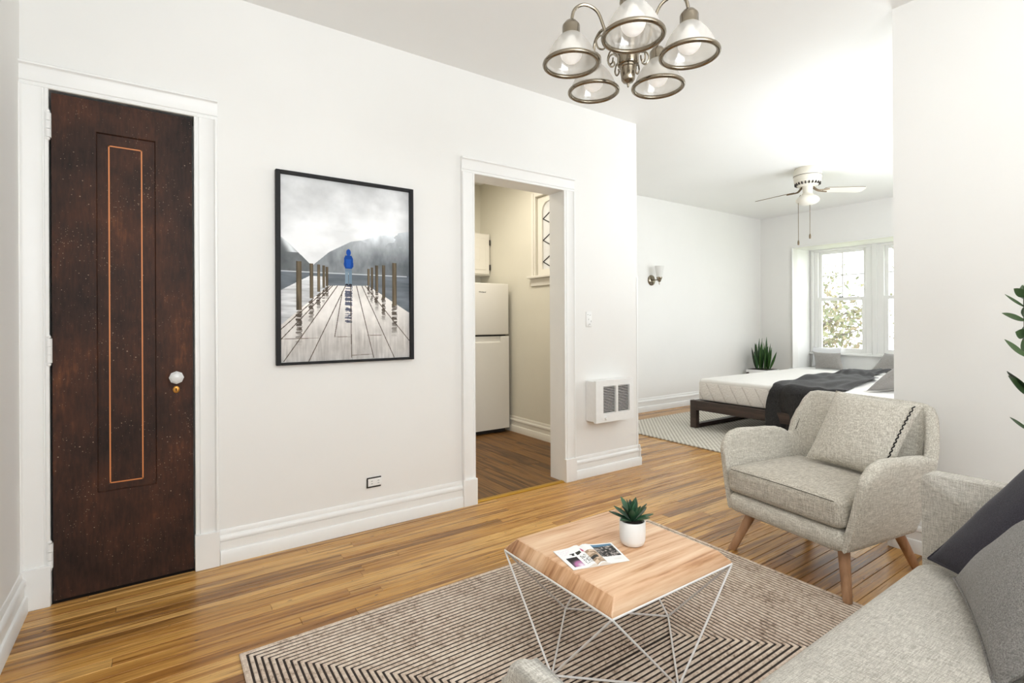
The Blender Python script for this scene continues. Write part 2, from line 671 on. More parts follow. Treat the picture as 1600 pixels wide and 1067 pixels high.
def leaf(bm, base, d, n, L, W, bend=0.3, fold=0.25, seg=6, tip=0.0, thick=0.0012, wide=0.45, mat=0):
    """a folded, bent, closed thin leaf; d along, n the upper side"""
    d = Vector(d).normalized()
    n = Vector(n)
    n = (n - d * n.dot(d)).normalized()
    s = d.cross(n).normalized()
    top, bot = [], []
    p = Vector(base)
    cd, cn = d.copy(), n.copy()
    for i in range(seg + 1):
        t = i / seg
        wv = W * 0.5 * (math.sin(math.pi * min(t ** (math.log(0.5) / math.log(wide)), 1)) ** 0.8 if 0 < t < 1 else 0) + (W * 0.12 * (1 - t) if i == 0 else 0)
        wv = max(wv, 0.0006)
        top.append([bm.verts.new(p + s * x * wv + cn * abs(x) * fold * wv + cn * thick * (1 if x == 0 else 0.3)) for x in (-1, 0, 1)])
        bot.append([bm.verts.new(p + s * x * wv * 0.98 + cn * abs(x) * fold * wv - cn * thick * 0.6) for x in (-1, 0, 1)])
        R = Matrix.Rotation(bend / seg, 3, s)
        cd = R @ cd
        cn = R @ cn
        p = p + cd * L / seg
    for i in range(seg):
        for j in range(2):
            f = bm.faces.new((top[i][j], top[i][j + 1], top[i + 1][j + 1], top[i + 1][j]))
            f.material_index = mat
            f = bm.faces.new((bot[i][j + 1], bot[i][j], bot[i + 1][j], bot[i + 1][j + 1]))
            f.material_index = mat
        for j in (0, 2):
            f = bm.faces.new((top[i][j], top[i + 1][j], bot[i + 1][j], bot[i][j]))
            f.material_index = mat


def pillow(bm, C, ex, ey, T, n=22, pinch=0.06, power=0.5, sag=0.0):
    """square cushion on corner C with edge vectors ex, ey and fullness T"""
    C, ex, ey = Vector(C), Vector(ex), Vector(ey)
    nz = ex.cross(ey).normalized()

    def pt(u, v, s):
        a, b = 2 * u - 1, 2 * v - 1
        a2 = a * (1 - pinch * (1 - b * b)) if True else a
        b2 = b * (1 - pinch * (1 - a * a))
        h = max((1 - a * a) * (1 - b * b), 0) ** power
        w = 0.006 * mnoise.noise(Vector((a * 2.2 + C.x * 7, b * 2.2, s)))
        return C + ex * (a2 + 1) / 2 + ey * (b2 + 1) / 2 + nz * (s * (T / 2 * h + w * h) - sag * (1 - a * a) * (b + 1))
    top = {}
    for i in range(n + 1):
        for j in range(n + 1):
            top[i, j] = bm.verts.new(pt(i / n, j / n, 1))
    bot = {}
    for i in range(n + 1):
        for j in range(n + 1):
            bot[i, j] = top[i, j] if i in (0, n) or j in (0, n) else bm.verts.new(pt(i / n, j / n, -1))
    for i in range(n):
        for j in range(n):
            bm.faces.new((top[i, j], top[i + 1, j], top[i + 1, j + 1], top[i, j + 1]))
            bm.faces.new((bot[i, j], bot[i, j + 1], bot[i + 1, j + 1], bot[i + 1, j]))
    edge = []
    for i in range(n + 1):
        edge.append(top[i, 0].co.copy())
    for j in range(1, n + 1):
        edge.append(top[n, j].co.copy())
    for i in range(n - 1, -1, -1):
        edge.append(top[i, n].co.copy())
    for j in range(n - 1, 0, -1):
        edge.append(top[0, j].co.copy())
    return edge


# ================================================================== ROOM SHELL
CEILZ = 2.731
XL, YM, XE = -0.452, 2.817, 3.168       # left wall, main wall face, end of main wall
XK, YK1 = 3.085, 5.1                    # kitchen right wall face, kitchen back wall
XP, YP = 3.085, 1.045                   # partition face and its free edge
XW, YB = 7.79, 4.40                     # window wall, bedroom left wall
DX0, DX1, DZ = -0.36, 0.139, 2.107      # dark door
OX0, OX1, OZ = 1.655, 2.395, 2.087      # kitchen opening
JY = 2.967

bm = B()
box(bm, XL - 0.2, XW + 0.7, -1.6, 5.4, -0.16, -0.012)
floor = struct('floor', bm, GAP, label='golden oak strip floor through both rooms')

# oak strips: each board of the living room is a piece, far boards joined
PW = 0.057
shared = {}


def plank(bm, x0, x1, y0, y1, z1=0.0, t=0.012, bev=0.0012):
    zb = z1 - t
    v = [bm.verts.new(p) for p in ((x0, y0, zb), (x1, y0, zb), (x1, y1, zb), (x0, y1, zb),
                                   (x0, y0, z1 - bev), (x1, y0, z1 - bev), (x1, y1, z1 - bev), (x0, y1, z1 - bev),
                                   (x0 + bev, y0 + bev, z1), (x1 - bev, y0 + bev, z1), (x1 - bev, y1 - bev, z1), (x0 + bev, y1 - bev, z1))]
    for a in (0, 4):
        for i in range(4):
            j = (i + 1) % 4
            bm.faces.new((v[a + i], v[a + j], v[a + 4 + j], v[a + 4 + i]))
    bm.faces.new(v[8:12])
    bm.faces.new(v[3::-1])


far = B()
y = 0.30
npl = 0
rows = []
while y < YB + 0.05:
    rows.append(y)
    y += PW
for ri, y in enumerate(rows):
    x = XL - 0.05 - RNG.random() * 1.1
    xmax = XW + 0.02
    while x < xmax:
        L = 0.75 + RNG.random() * 1.6
        x0, x1 = max(x, XL), min(x + L, xmax)
        x += L
        if x1 - x0 < 0.03:
            continue
        yc = y + PW / 2
        if yc > YM + 0.01 and x1 < XE:
            continue
        if yc > YM + 0.01:
            x0 = max(x0, XE - 0.03)
        y1 = y + PW - 0.0022
        if yc < YM and x0 < 3.6 and 0.55 < yc and npl < 190:
            b = B()
            plank(b, x0, x1 - 0.0009, y, y1)
            obj('plank', b, OAK, floor, ang=0)
            npl += 1
        else:
            plank(far, x0, x1 - 0.0009, y, y1)
y = -1.3
while y < 0.3 - PW:
    plank(far, XL, XP + 0.1, y, y + PW - 0.0009)
    y += PW
pf = obj('planks', far, OAK, floor, ang=0)
pf['kind'] = 'stuff'

# kitchen floor of wide vinyl boards running into the room
bm = B()
box(bm, 0.9, XK + 0.02, YM + 0.035, YK1 + 0.05, -0.011, -0.006)
kfloor = struct('floor_kitchen', bm, GAP, label='dark walnut plank floor inside the kitchen doorway')
x = 0.95
while x < XK:
    w = 0.148
    y = YM + 0.04 - RNG.random() * 0.8
    while y < YK1:
        L = 0.95
        y0, y1 = max(y, YM + 0.04), min(y + L, YK1)
        y += L
        if y1 - y0 > 0.03:
            b = B()
            plank(b, x, min(x + w, XK) - 0.001, y0, y1 - 0.001, z1=0.0, t=0.007)
            obj('plank', b, VINYL, kfloor, ang=0)
    x += w
bm = B()
prism(bm, [(0, -0.01), (0.05, -0.01), (0.05, 0.002), (0.04, 0.006), (0.01, 0.006), (0, 0.002)], (OX0 - 0.01, YM - 0.008, 0), (OX1 + 0.0, YM - 0.008, 0), (0, 1, 0))
struct('trim_threshold', bm, THRESH, label='brass coloured threshold strip across the kitchen doorway')

# walls
bm = B()
box(bm, XL - 0.15, XL, -1.6, JY, 0, CEILZ)
struct('wall_left', bm, WALL, label='plain white wall at the left end of the living room')
bm = B()
box(bm, XL, DX0 - 0.012, YM, JY, 0, CEILZ)
box(bm, DX0 - 0.012, DX1 + 0.012, YM, JY, DZ + 0.012, CEILZ)
box(bm, DX1 + 0.012, OX0 - 0.02, YM, JY, 0, CEILZ)
box(bm, OX0 - 0.02, OX1 + 0.02, YM, JY, OZ + 0.02, CEILZ)
box(bm, OX1 + 0.02, XE, YM, JY, 0, CEILZ)
struct('wall_back', bm, WALL, label='long white wall with the dark door and kitchen doorway')
bm = B()
box(bm, XL, DX1 + 0.4, JY, JY + 0.05, 0, CEILZ)
struct('wall_closet', bm, WALL, label='closet wall behind the dark door')
# kitchen / bedroom dividing wall with the leaded window hole
KW0, KW1, KWZ0, KWZ1 = 3.46, 4.03, 1.60, 2.375
bm = B()
box(bm, XK, XE, JY, KW0, 0, CEILZ)
box(bm, XK, XE, KW1, YK1, 0, CEILZ)
box(bm, XK, XE, KW0, KW1, 0, KWZ0)
box(bm, XK, XE, KW0, KW1, KWZ1, CEILZ)
struct('wall_kitchen_right', bm, [KWALL], label='cream kitchen wall holding the leaded window')
bm = B()
box(bm, 0.8, XE, YK1, YK1 + 0.15, 0, CEILZ)
struct('wall_kitchen_back', bm, KWALL, label='cream back wall of the kitchen')
bm = B()
box(bm, 0.8, 0.95, JY + 0.05, YK1, 0, CEILZ)
struct('wall_kitchen_left', bm, KWALL, label='cream left wall of the kitchen')
# bedroom walls
bm = B()
box(bm, XE + 0.0, XW + 0.75, YB, YB + 0.15, 0, CEILZ)
struct('wall_bedroom_left', bm, WALL, label='white bedroom wall with the sconce')
RY0, RY1, RZ0, RZ1 = 1.32, 3.90, 0.44, 2.222   # window recess
bm = B()
box(bm, XW, XW + 0.12, RY1, YB, 0, CEILZ)
box(bm, XW, XW + 0.12, 0.8, RY0, 0, CEILZ)
box(bm, XW, XW + 0.12, RY0, RY1, RZ1, CEILZ)
box(bm, XW, XW + 0.12, RY0, RY1, 0, RZ0 - 0.03)
struct('wall_window', bm, WALL, label='white bedroom wall around the window recess')
bm = B()
box(bm, XW + 0.12, XW + 0.62, RY1, RY1 + 0.08, 0, CEILZ)
box(bm, XW + 0.12, XW + 0.62, RY0 - 0.08, RY0, 0, CEILZ)
box(bm, XW + 0.12, XW + 0.62, RY0, RY1, RZ1, RZ1 + 0.08)
box(bm, 8.31, 8.36, RY0, RY1, 0.2, 0.655)
struct('wall_recess', bm, TRIM, label='white painted sides and panel of the window recess')
bm = B()
box(bm, XP + 0.15, XW + 0.12, 0.75, 0.9, 0, CEILZ)
struct('wall_bedroom_right', bm, WALL, label='white bedroom wall behind the head of the bed')
bm = B()
box(bm, XP, XP + 0.15, -1.6, YP, 0, CEILZ)
struct('wall_right', bm, WALL, label='white partition wall behind armchair and sofa')
bm = B()
box(bm, XL, XP, -1.6, -1.45, 0, 0.7)
box(bm, XL, XP, -1.6, -1.45, 2.35, CEILZ)
box(bm, XL, -0.25, -1.6, -1.45, 0.7, 2.35)
box(bm, 1.55, XP, -1.6, -1.45, 0.7, 2.35)
struct('wall_rear', bm, WALL, label='white wall with wide windows behind the sofa')
bm = B()
box(bm, XL - 0.15, XW + 0.75, -1.6, 5.25, CEILZ, CEILZ + 0.1)
struct('ceiling', bm, CEIL, label='smooth white plaster ceiling')

# baseboards
BBP = [(0, 0), (0.024, 0), (0.024, 0.058), (0.020, 0.064), (0.013, 0.066), (0.013, 0.104), (0.010, 0.106), (0.010, 0.110), (0.018, 0.112), (0.018, 0.124), (0.012, 0.134), (0.008, 0.136), (0.008, 0.150), (0.004, 0.160), (0, 0.160)]


def baseboard(name, runs, label, prof=BBP, m=TRIM):
    bm = B()
    for p0, p1, u in runs:
        prism(bm, prof, p0, p1, u)
    return struct(name, bm, m, label=label)


baseboard('baseboard_back', [((0.242, YM, 0), (OX0 - 0.095, YM, 0), (0, -1, 0)), ((OX1 + 0.095, YM, 0), (XE + 0.022, YM, 0), (0, -1, 0)), ((XE, YM - 0.022, 0), (XE, YB, 0), (1, 0, 0))], 'stepped white baseboard along the long wall')
baseboard('baseboard_left', [((XL, -1.45, 0), (XL, YM, 0), (1, 0, 0))], 'stepped white baseboard of the left wall')
baseboard('baseboard_bedroom', [((XE, YB, 0), (XW, YB, 0), (0, -1, 0)), ((XW, YB, 0), (XW, 0.9, 0), (-1, 0, 0))], 'stepped white baseboard in the bedroom', [(a, b * 1.1) for a, b in BBP])
baseboard('baseboard_right', [((XP, -1.45, 0), (XP, YP, 0), (-1, 0, 0)), ((XP - 0.022, YP, 0), (XP + 0.15, YP, 0), (0, 1, 0))], 'white baseboard of the partition wall')
baseboard('baseboard_kitchen', [((XK, JY, 0), (XK, YK1, 0), (-1, 0, 0))], 'cream stepped baseboard in the kitchen', m=CABINET)

# casings with stepped profile; pieces are children
CAS = [(0, 0), (0.095, 0), (0.095, 0.024), (0.091, 0.028), (0.084, 0.028), (0.080, 0.020), (0.076, 0.017), (0.020, 0.017), (0.017, 0.012), (0.014, 0.012), (0.011, 0.015), (0.003, 0.015), (0, 0.012)]


def casing(name, x0, x1, z1, label, head_ext=0.0, plinth=0.165):
    root = thing(name, label, None, ((x0 + x1) / 2, YM, 0), kind='structure')
    w = 0.095
    for s, x in ((-1, x0), (1, x1)):
        b = B()
        prism(b, [(p * s, q) for p, q in CAS], (x, YM, plinth), (x, YM, z1), (1, 0, 0), (0, -1, 0))
        obj('side_casing', b, TRIM, root)
        b = B()
        box(b, min(x - 0.003 * s, x + s * (w + 0.002)), max(x - 0.003 * s, x + s * (w + 0.002)), YM - 0.032, YM, 0, plinth, 0.002, 1)
        obj('plinth_block', b, TRIM, root)
    b = B()
    prism(b, [(p, q) for p, q in CAS], (x0 - w, YM, z1), (x1 + w, YM, z1), (0, 0, 1), (0, -1, 0))
    obj('head_casing', b, TRIM, root)
    return root


casing('trim_1', DX0 - 0.004, DX1 + 0.004, DZ + 0.006, 'white casing around the dark door')
c2 = casing('trim_2', OX0, OX1, OZ, 'white casing around the kitchen doorway')
b = B()
box(b, OX0 - 0.02, OX0, YM - 0.001, JY + 0.004, 0, OZ + 0.02)
box(b, OX1, OX1 + 0.02, YM - 0.001, JY + 0.004, 0, OZ + 0.02)
box(b, OX0, OX1, YM - 0.001, JY + 0.004, OZ, OZ + 0.02)
obj('jamb', b, TRIM, c2)
b = B()
prism(b, [(0, 0), (0.014, 0), (0.02, 0.007), (0.014, 0.014), (0, 0.014)], (XE - 0.010, YM - 0.004, 0.16), (XE - 0.010, YM - 0.004, 1.5), (1, 0, 0), (0, 1, 0))
struct('trim_corner', b, TRIM, label='narrow white corner bead at the end of the long wall')

# ------------------------------------------------------------------ dark door
door = thing('door_1', 'narrow dark stained wooden door with orange inlaid rectangle and glass knob', 'door', ((DX0 + DX1) / 2, YM, 0), kind='structure')
YD = YM + 0.002
bm = B()
PX0, PX1, PZ0, PZ1 = -0.214, -0.004, 0.425, 1.972
xs = [DX0 + 0.003, PX0, PX0 + 0.004, PX1 - 0.004, PX1, DX1 - 0.003]
zs = [0.006, PZ0, PZ0 + 0.004, PZ1 - 0.004, PZ1, DZ - 0.003]
V = {}
for i, x in enumerate(xs):
    for j, z in enumerate(zs):
        inn = 1 < i < 4 and 1 < j < 4 or (i in (2, 3) and j in (2, 3))
        V[i, j] = bm.verts.new((x, YD + (0.009 if (i in (2, 3) and j in (2, 3)) else 0), z))
for i in range(5):
    for j in range(5):
        bm.faces.new((V[i, j], V[i + 1, j], V[i + 1, j + 1], V[i, j + 1]))
bk = [bm.verts.new((x, YD + 0.04, z)) for x, z in ((xs[0], zs[0]), (xs[5], zs[0]), (xs[5], zs[5]), (xs[0], zs[5]))]
bm.faces.new(bk[::-1])
rim = [V[i, 0] for i in range(6)], [V[5, j] for j in range(6)], [V[5 - i, 5] for i in range(6)], [V[0, 5 - j] for j in range(6)]
for k, r in enumerate(rim):
    bm.faces.new(list(r)[::-1] + [bk[k], bk[(k + 1) % 4]])
slab = obj('door_slab', bm, DOOR, door, ang=30, label='dark brown varnished slab specked with old paint')
bm = B()
IX0, IX1, IZ0, IZ1 = -0.173, -0.053, 0.456, 1.924
for a in ((IX0, IX1, IZ0, IZ0 + 0.005), (IX0, IX1, IZ1 - 0.005, IZ1), (IX0, IX0 + 0.005, IZ0, IZ1), (IX1 - 0.005, IX1, IZ0, IZ1)):
    box(bm, a[0], a[1], YD + 0.0082, YD + 0.0095, a[2], a[3])
obj('inlay', bm, INLAY, door, ang=0, label='thin orange inlaid rectangle')
for hz in (1.965, 1.04, 0.20):
    bm = B()
    hx, hy = DX0 - 0.006, YM - 0.012
    for k, (a, c) in enumerate(((0, .032), (.034, .066), (.068, .1))):
        lathe(bm, [(0, hz - 0.05 + a), (0.009, hz - 0.05 + a), (0.009, hz - 0.05 + c), (0, hz - 0.05 + c)], (hx, hy, 0), 12)
    for e in (-1, 1):
        lathe(bm, [(0, e * 0.004), (0.007, e * 0.004), (0.008, e * 0.010), (0.004, e * 0.016), (0, e * 0.017)], (hx, hy, hz + e * 0.048), 12)
    box(bm, hx - 0.002, hx + 0.010, hy, YM - 0.0005, hz - 0.05, hz + 0.05)
    obj('hinge', bm, PAINTED, door, label='white painted butt hinge')
kx, kz = 0.070, 0.905
MK = Matrix.Translation((kx, YM, kz)) @ Matrix.Rotation(math.pi / 2, 4, 'X')
bm = B()
lathe(bm, [(0, 0.022), (0.012, 0.022), (0.020, 0.030), (0.029, 0.044), (0.029, 0.052), (0.020, 0.060), (0.012, 0.062), (0, 0.063)], seg=8, M=MK)
kn = obj('knob', bm, CRYSTAL, door, ang=5, label='faceted clear glass knob')
bm = B()
lathe(bm, [(0, -0.0005), (0.021, -0.0005), (0.021, 0.004), (0.012, 0.008), (0.009, 0.024), (0, 0.024)], seg=20, M=MK)
obj('rose', bm, DARKMETAL, kn)
MK2 = Matrix.Translation((kx, YM, 0.846)) @ Matrix.Rotation(math.pi / 2, 4, 'X') @ Matrix.Diagonal((0.8, 1, 1, 1))
bm = B()
lathe(bm, [(0, -0.0005), (0.017, -0.0005), (0.016, 0.003), (0.012, 0.0045), (0, 0.0045)], seg=20, M=MK2)
es = obj('keyhole_plate', bm, BRASS, door, label='small oval brass keyhole plate')
bm = B()
MK3 = Matrix.Translation((kx, YM, 0.849)) @ Matrix.Rotation(math.pi / 2, 4, 'X')
lathe(bm, [(0, 0.0046), (0.0035, 0.0046), (0.0035, 0.0052), (0, 0.0052)], seg=12, M=MK3)
box(bm, kx - 0.0018, kx + 0.0018, YM - 0.0052, YM - 0.0046, 0.839, 0.849)
obj('keyhole', bm, BLACK, es)

# ------------------------------------------------------------------ bedroom windows
WX = 8.30


def window(idx, y0, y1, zb=0.665, zt=2.20, label=''):
    root = thing('window_%d' % idx, label, None, (WX, (y0 + y1) / 2, zb), kind='structure')
    zm = 1.47
    b = B()
    for a, c in ((y0 - 0.075, y0 + 0.012), (y1 - 0.012, y1 + 0.075)):
        box(b, WX, WX + 0.07, a, c, zb - 0.01, zt + 0.03, 0.004, 1)
    box(b, WX, WX + 0.07, y0 - 0.07, y1 + 0.07, zt - 0.012, zt + 0.03, 0.004, 1)
    box(b, WX - 0.03, WX + 0.07, y0 - 0.07, y1 + 0.07, zb - 0.02, zb + 0.012, 0.004, 1)
    obj('window_frame', b, TRIM, root)

    def sash(nm, z0, z1, x, st, cols, rows, rail_b):
        b = B()
        ya, yb = y0 + 0.012, y1 - 0.012
        box(b, x, x + 0.035, ya, ya + st, z0, z1, 0.003, 1)
        box(b, x, x + 0.035, yb - st, yb, z0, z1, 0.003, 1)
        box(b, x, x + 0.035, ya + st, yb - st, z1 - st, z1, 0.003, 1)
        box(b, x, x + 0.035, ya + st, yb - st, z0, z0 + rail_b, 0.003, 1)
        s = obj(nm, b, TRIM, root)
        iy0, iy1, iz0, iz1 = ya + st, yb - st, z0 + rail_b, z1 - st
        mw = 0.018
        for c in range(1, cols):
            yy = iy0 + (iy1 - iy0) * c / cols
            b = B()
            box(b, x + 0.006, x + 0.03, yy - mw / 2, yy + mw / 2, iz0, iz1, 0.003, 1)
            obj('muntin', b, TRIM, s)
        for r in range(1, rows):
            zz = iz0 + (iz1 - iz0) * r / rows
            b = B()
            box(b, x + 0.006, x + 0.03, iy0, iy1, zz - mw / 2, zz + mw / 2, 0.003, 1)
            obj('muntin', b, TRIM, s)
        for c in range(cols):
            for r in range(rows):
                b = B()
                box(b, x + 0.016, x + 0.019, iy0 + (iy1 - iy0) * c / cols, iy0 + (iy1 - iy0) * (c + 1) / cols, iz0 + (iz1 - iz0) * r / rows, iz0 + (iz1 - iz0) * (r + 1) / rows)
                obj('pane', b, GLASS, s, ang=0)
        return s
    sash('upper_sash', zm - 0.02, zt - 0.012, WX + 0.04, 0.042, 2, 2, 0.04)
    low = sash('lower_sash', zb + 0.012, zm + 0.02, WX + 0.002, 0.05, 1, 1, 0.06)
    b = B()
    yc = (y0 + y1) / 2
    box(b, WX - 0.012, WX + 0.004, yc - 0.03, yc + 0.03, zm + 0.018, zm + 0.03, 0.003, 1)
    obj('sash_lock', b, DARKMETAL, root)
    return root


window(1, 3.135, 3.80, label='white double-hung window beside the left side of the recess')
window(2, 2.27, 2.935, label='white double-hung window in the middle of the recess')
window(3, 1.405, 2.07, label='white double-hung window at the far side of the recess')
b = B()
for y in (3.035, 2.17):
    box(b, WX - 0.02, WX + 0.07, y - 0.03, y + 0.03, 0.655, 2.23, 0.004, 1)
box(b, WX - 0.012, WX + 0.07, 3.86, 3.90, 0.655, 2.23, 0.004, 1)
box(b, WX - 0.03, WX - 0.0, 3.84, 3.875, 0.655, 2.2, 0.004, 1)
box(b, WX - 0.055, WX + 0.07, RY0, RY1, 0.635, 0.66, 0.005, 2)
box(b, WX - 0.01, WX + 0.07, RY0, RY1, 2.19, 2.222, 0.004, 1)
struct('trim_3', b, TRIM, label='white mullions, sill and trim of the window recess')
b = B()
box(b, XW - 0.03, XW + 0.001, RY1 - 0.0, RY1 + 0.012, 0.44, 2.23, 0.003, 1)
box(b, XW - 0.012, XW + 0.001, RY0, RY1 + 0.012, 2.222, 2.24, 0.003, 1)
struct('trim_4', b, TRIM, label='thin white edge bead around the window recess')
b = B()
box(b, XW - 0.035, 8.31, RY0 - 0.05, RY1 + 0.06, 0.415, 0.44, 0.008, 2)
struct('trim_5', b, TRIM, label='white window seat board under the bedroom windows')

# kitchen leaded window in the right kitchen wall
kw = thing('window_4', 'white framed leaded window in the kitchen wall', None, (XK, (KW0 + KW1) / 2, KWZ0), kind='structure')
b = B()
for a, c, d, e in ((KW1, KW1 + 0.07, KWZ0, KWZ1 + 0.05), (KW0 - 0.07, KW0, KWZ0, KWZ1 + 0.05), (KW0, KW1, KWZ1, KWZ1 + 0.05)):
    box(b, XK - 0.018, XK, a, c, d, e, 0.003, 1)
    box(b, XK - 0.026, XK - 0.018, a + 0.02, c - 0.012, d, e - 0.012, 0.002, 1)
obj('casing', b, CABINET, kw)
b = B()
box(b, XK - 0.055, XK + 0.02, KW0 - 0.1, KW1 + 0.1, KWZ0 - 0.025, KWZ0, 0.004, 2)
obj('sill', b, CABINET, kw)
b = B()
box(b, XK - 0.016, XK, KW0 - 0.08, KW1 + 0.08, KWZ0 - 0.10, KWZ0 - 0.025, 0.003, 1)
obj('apron', b, CABINET, kw)
# arched sash: outer rect minus rounded opening
b = B()
oy0, oy1, oz0, oz1 = KW0 + 0.004, KW1 - 0.004, KWZ0 + 0.002, KWZ1 - 0.002
iy0, iy1, iz0, iz1 = KW0 + 0.07, KW1 - 0.07, KWZ0 + 0.06, KWZ1 - 0.06
rr = 0.09
inner = [(iy0, iz0), (iy1, iz0)]
for k in range(7):
    t = k / 6 * H90
    inner.append((iy1 - rr + rr * math.cos(t), iz1 - rr + rr * math.sin(t)))
for k in range(7):
    t = H90 + k / 6 * H90
    inner.append((iy0 + rr + rr * math.cos(t), iz1 - rr + rr * math.sin(t)))


def proj_out(p):
    cy, cz = (oy0 + oy1) / 2, (oz0 + oz1) / 2
    a, c = p[0] - cy, p[1] - cz
    s = min((oy1 - cy) / abs(a) if abs(a) > 1e-6 else 9e9, (oz1 - cz) / abs(c) if abs(c) > 1e-6 else 9e9)
    return (cy + a * s, cz + c * s)


outer = [(oy0, oz0), (oy1, oz0)] + [proj_out(p) for p in inner[2:]]
xf, xb = XK + 0.012, XK + 0.05
loops = [[b.verts.new((x, p[0], p[1])) for p in L] for x, L in ((xf, outer), (xf, inner), (xb, inner), (xb, outer))]
n = len(inner)
for q in range(4):
    for i in range(n):
        b.faces.new((loops[q][i], loops[q][(i + 1) % n], loops[(q + 1) % 4][(i + 1) % n], loops[(q + 1) % 4][i]))
ks = obj('arched_sash', b, CABINET, kw)
b = B()
box(b, XK + 0.030, XK + 0.034, iy0, iy1, iz0, iz1)
obj('pane', b, FROST, ks, ang=0, label='frosted pane behind the lead lattice')
b = B()
pitch = 0.21
zz = iz0 - 0.03
cyk = (iy0 + iy1) / 2
while zz < iz1:
    for s in (-1, 1):
        e = (iy1 - iy0) / 2
        for p0, p1 in (((cyk, zz), (cyk + s * e, zz + pitch / 2)), ((cyk + s * e, zz + pitch / 2), (cyk, zz + pitch))):
            if min(p0[1], p1[1]) >= iz0 - 0.031 and max(p0[1], p1[1]) < iz1 + 0.02:
                tube(b, [(XK + 0.028, *p0), (XK + 0.028, *p1)], 0.005, 6)
    zz += pitch
obj('lead_lattice', b, LEAD, ks, label='dark lead strips in a diamond pattern')

# ================================================================== FURNITURE
# ------------------------------------------------------------------ living room rug
RX0, RX1, RYA, RYB = 0.228, 2.325, 0.435, 2.000
rug = thing('area_rug', 'striped cream and brown rug with mitred corners under the coffee table', 'rug', ((RX0 + RX1) / 2, (RYA + RYB) / 2, 0))
b = B()
box(b, RX0, RX1, RYA, RYB, 0.0005, 0.005, 0.001, 1)
obj('backing', b, RUGDARK, rug, ang=0)
b = B()
half = (RYB - RYA) / 2
NR = 40
pitch = half / NR
for k in range(NR):
    d0, d1 = (k + (0.33 if k else 0.0)) * pitch, (k + (1.0 if k < NR - 1 else 0.72)) * pitch
    m = (d1 - d0) * 0.22
    ls = []
    for d, z in ((d0, 0.0045), (d0 + m, 0.0078), (d1 - m, 0.0078), (d1, 0.0045)):
        ls.append([b.verts.new(p) for p in ((RX0 + d, RYA + d, z), (RX1 - d, RYA + d, z), (RX1 - d, RYB - d, z), (RX0 + d, RYB - d, z))])
    for a, c in zip(ls, ls[1:]):
        for i in range(4):
            b.faces.new((a[i], a[(i + 1) % 4], c[(i + 1) % 4], c[i]))
o = obj('cords', b, CORD, rug, ang=0, label='raised cream cords in mitred rings')
o['kind'] = 'stuff'

# ------------------------------------------------------------------ coffee table
TX0, TX1, TY0, TY1, TZ = 1.037, 1.612, 1.018, 1.553, 0.322
table = thing('coffee_table', 'low square oak coffee table on a white wire frame, on the striped rug', 'table', ((TX0 + TX1) / 2, (TY0 + TY1) / 2, 0.01))
b = B()
i0, i1, j0, j1 = 0.032, 0.042, 0.022, 0.034
low = [(TX0, TY0), (TX1, TY0), (TX1, TY1), (TX0, TY1)]
hi = [(TX0 + i0, TY0 + j0), (TX1 - i1, TY0 + j0), (TX1 - i1, TY1 - j1), (TX0 + i0, TY1 - j1)]
va = [b.verts.new((x, y, TZ)) for x, y in low]
vb = [b.verts.new((x, y, TZ + 0.006)) for x, y in low]
vc = [b.verts.new((x, y, TZ + 0.044)) for x, y in hi]
for L0, L1 in ((va, vb), (vb, vc)):
    for i in range(4):
        f = b.faces.new((L0[i], L0[(i + 1) % 4], L1[(i + 1) % 4], L1[i]))
        f.material_index = 1 if i == 3 or i == 1 else 0
b.faces.new(va[::-1])
b.faces.new(vc)
bmesh.ops.recalc_face_normals(b, faces=b.faces)
es = [e for e in b.edges if e.verts[0] in vc or e.verts[1] in vc]
bmesh.ops.bevel(b, geom=es, offset=0.004, segments=2, affect='EDGES', profile=0.5)
obj('tabletop', b, [TABLEWOOD, TABLEEND], table, ang=35)
TZT = TZ + 0.044
r = 0.0035
b = B()
cs = [Vector((x, y, TZ - 0.003)) for x, y in ((TX0, TY0), (TX1, TY0), (TX1, TY1), (TX0, TY1))]
for i in range(4):
    tube(b, [cs[i], cs[(i + 1) % 4]], r, 8)
obj('top_rim', b, WHITEMETAL, table)
zb = 0.0145
bs = [Vector(((TX0 + TX1) / 2, TY0, zb)), Vector((TX1, (TY0 + TY1) / 2, zb)), Vector(((TX0 + TX1) / 2, TY1, zb)), Vector((TX0, (TY0 + TY1) / 2, zb))]
b = B()
for i in range(4):
    tube(b, [bs[i], bs[(i + 1) % 4]], r, 8)
obj('base_ring', b, WHITEMETAL, table)
for i in range(4):
    for q in (bs[i], bs[(i - 1) % 4]):
        b = B()
        tube(b, [cs[i], q], r, 8)
        obj('strut', b, WHITEMETAL, table)

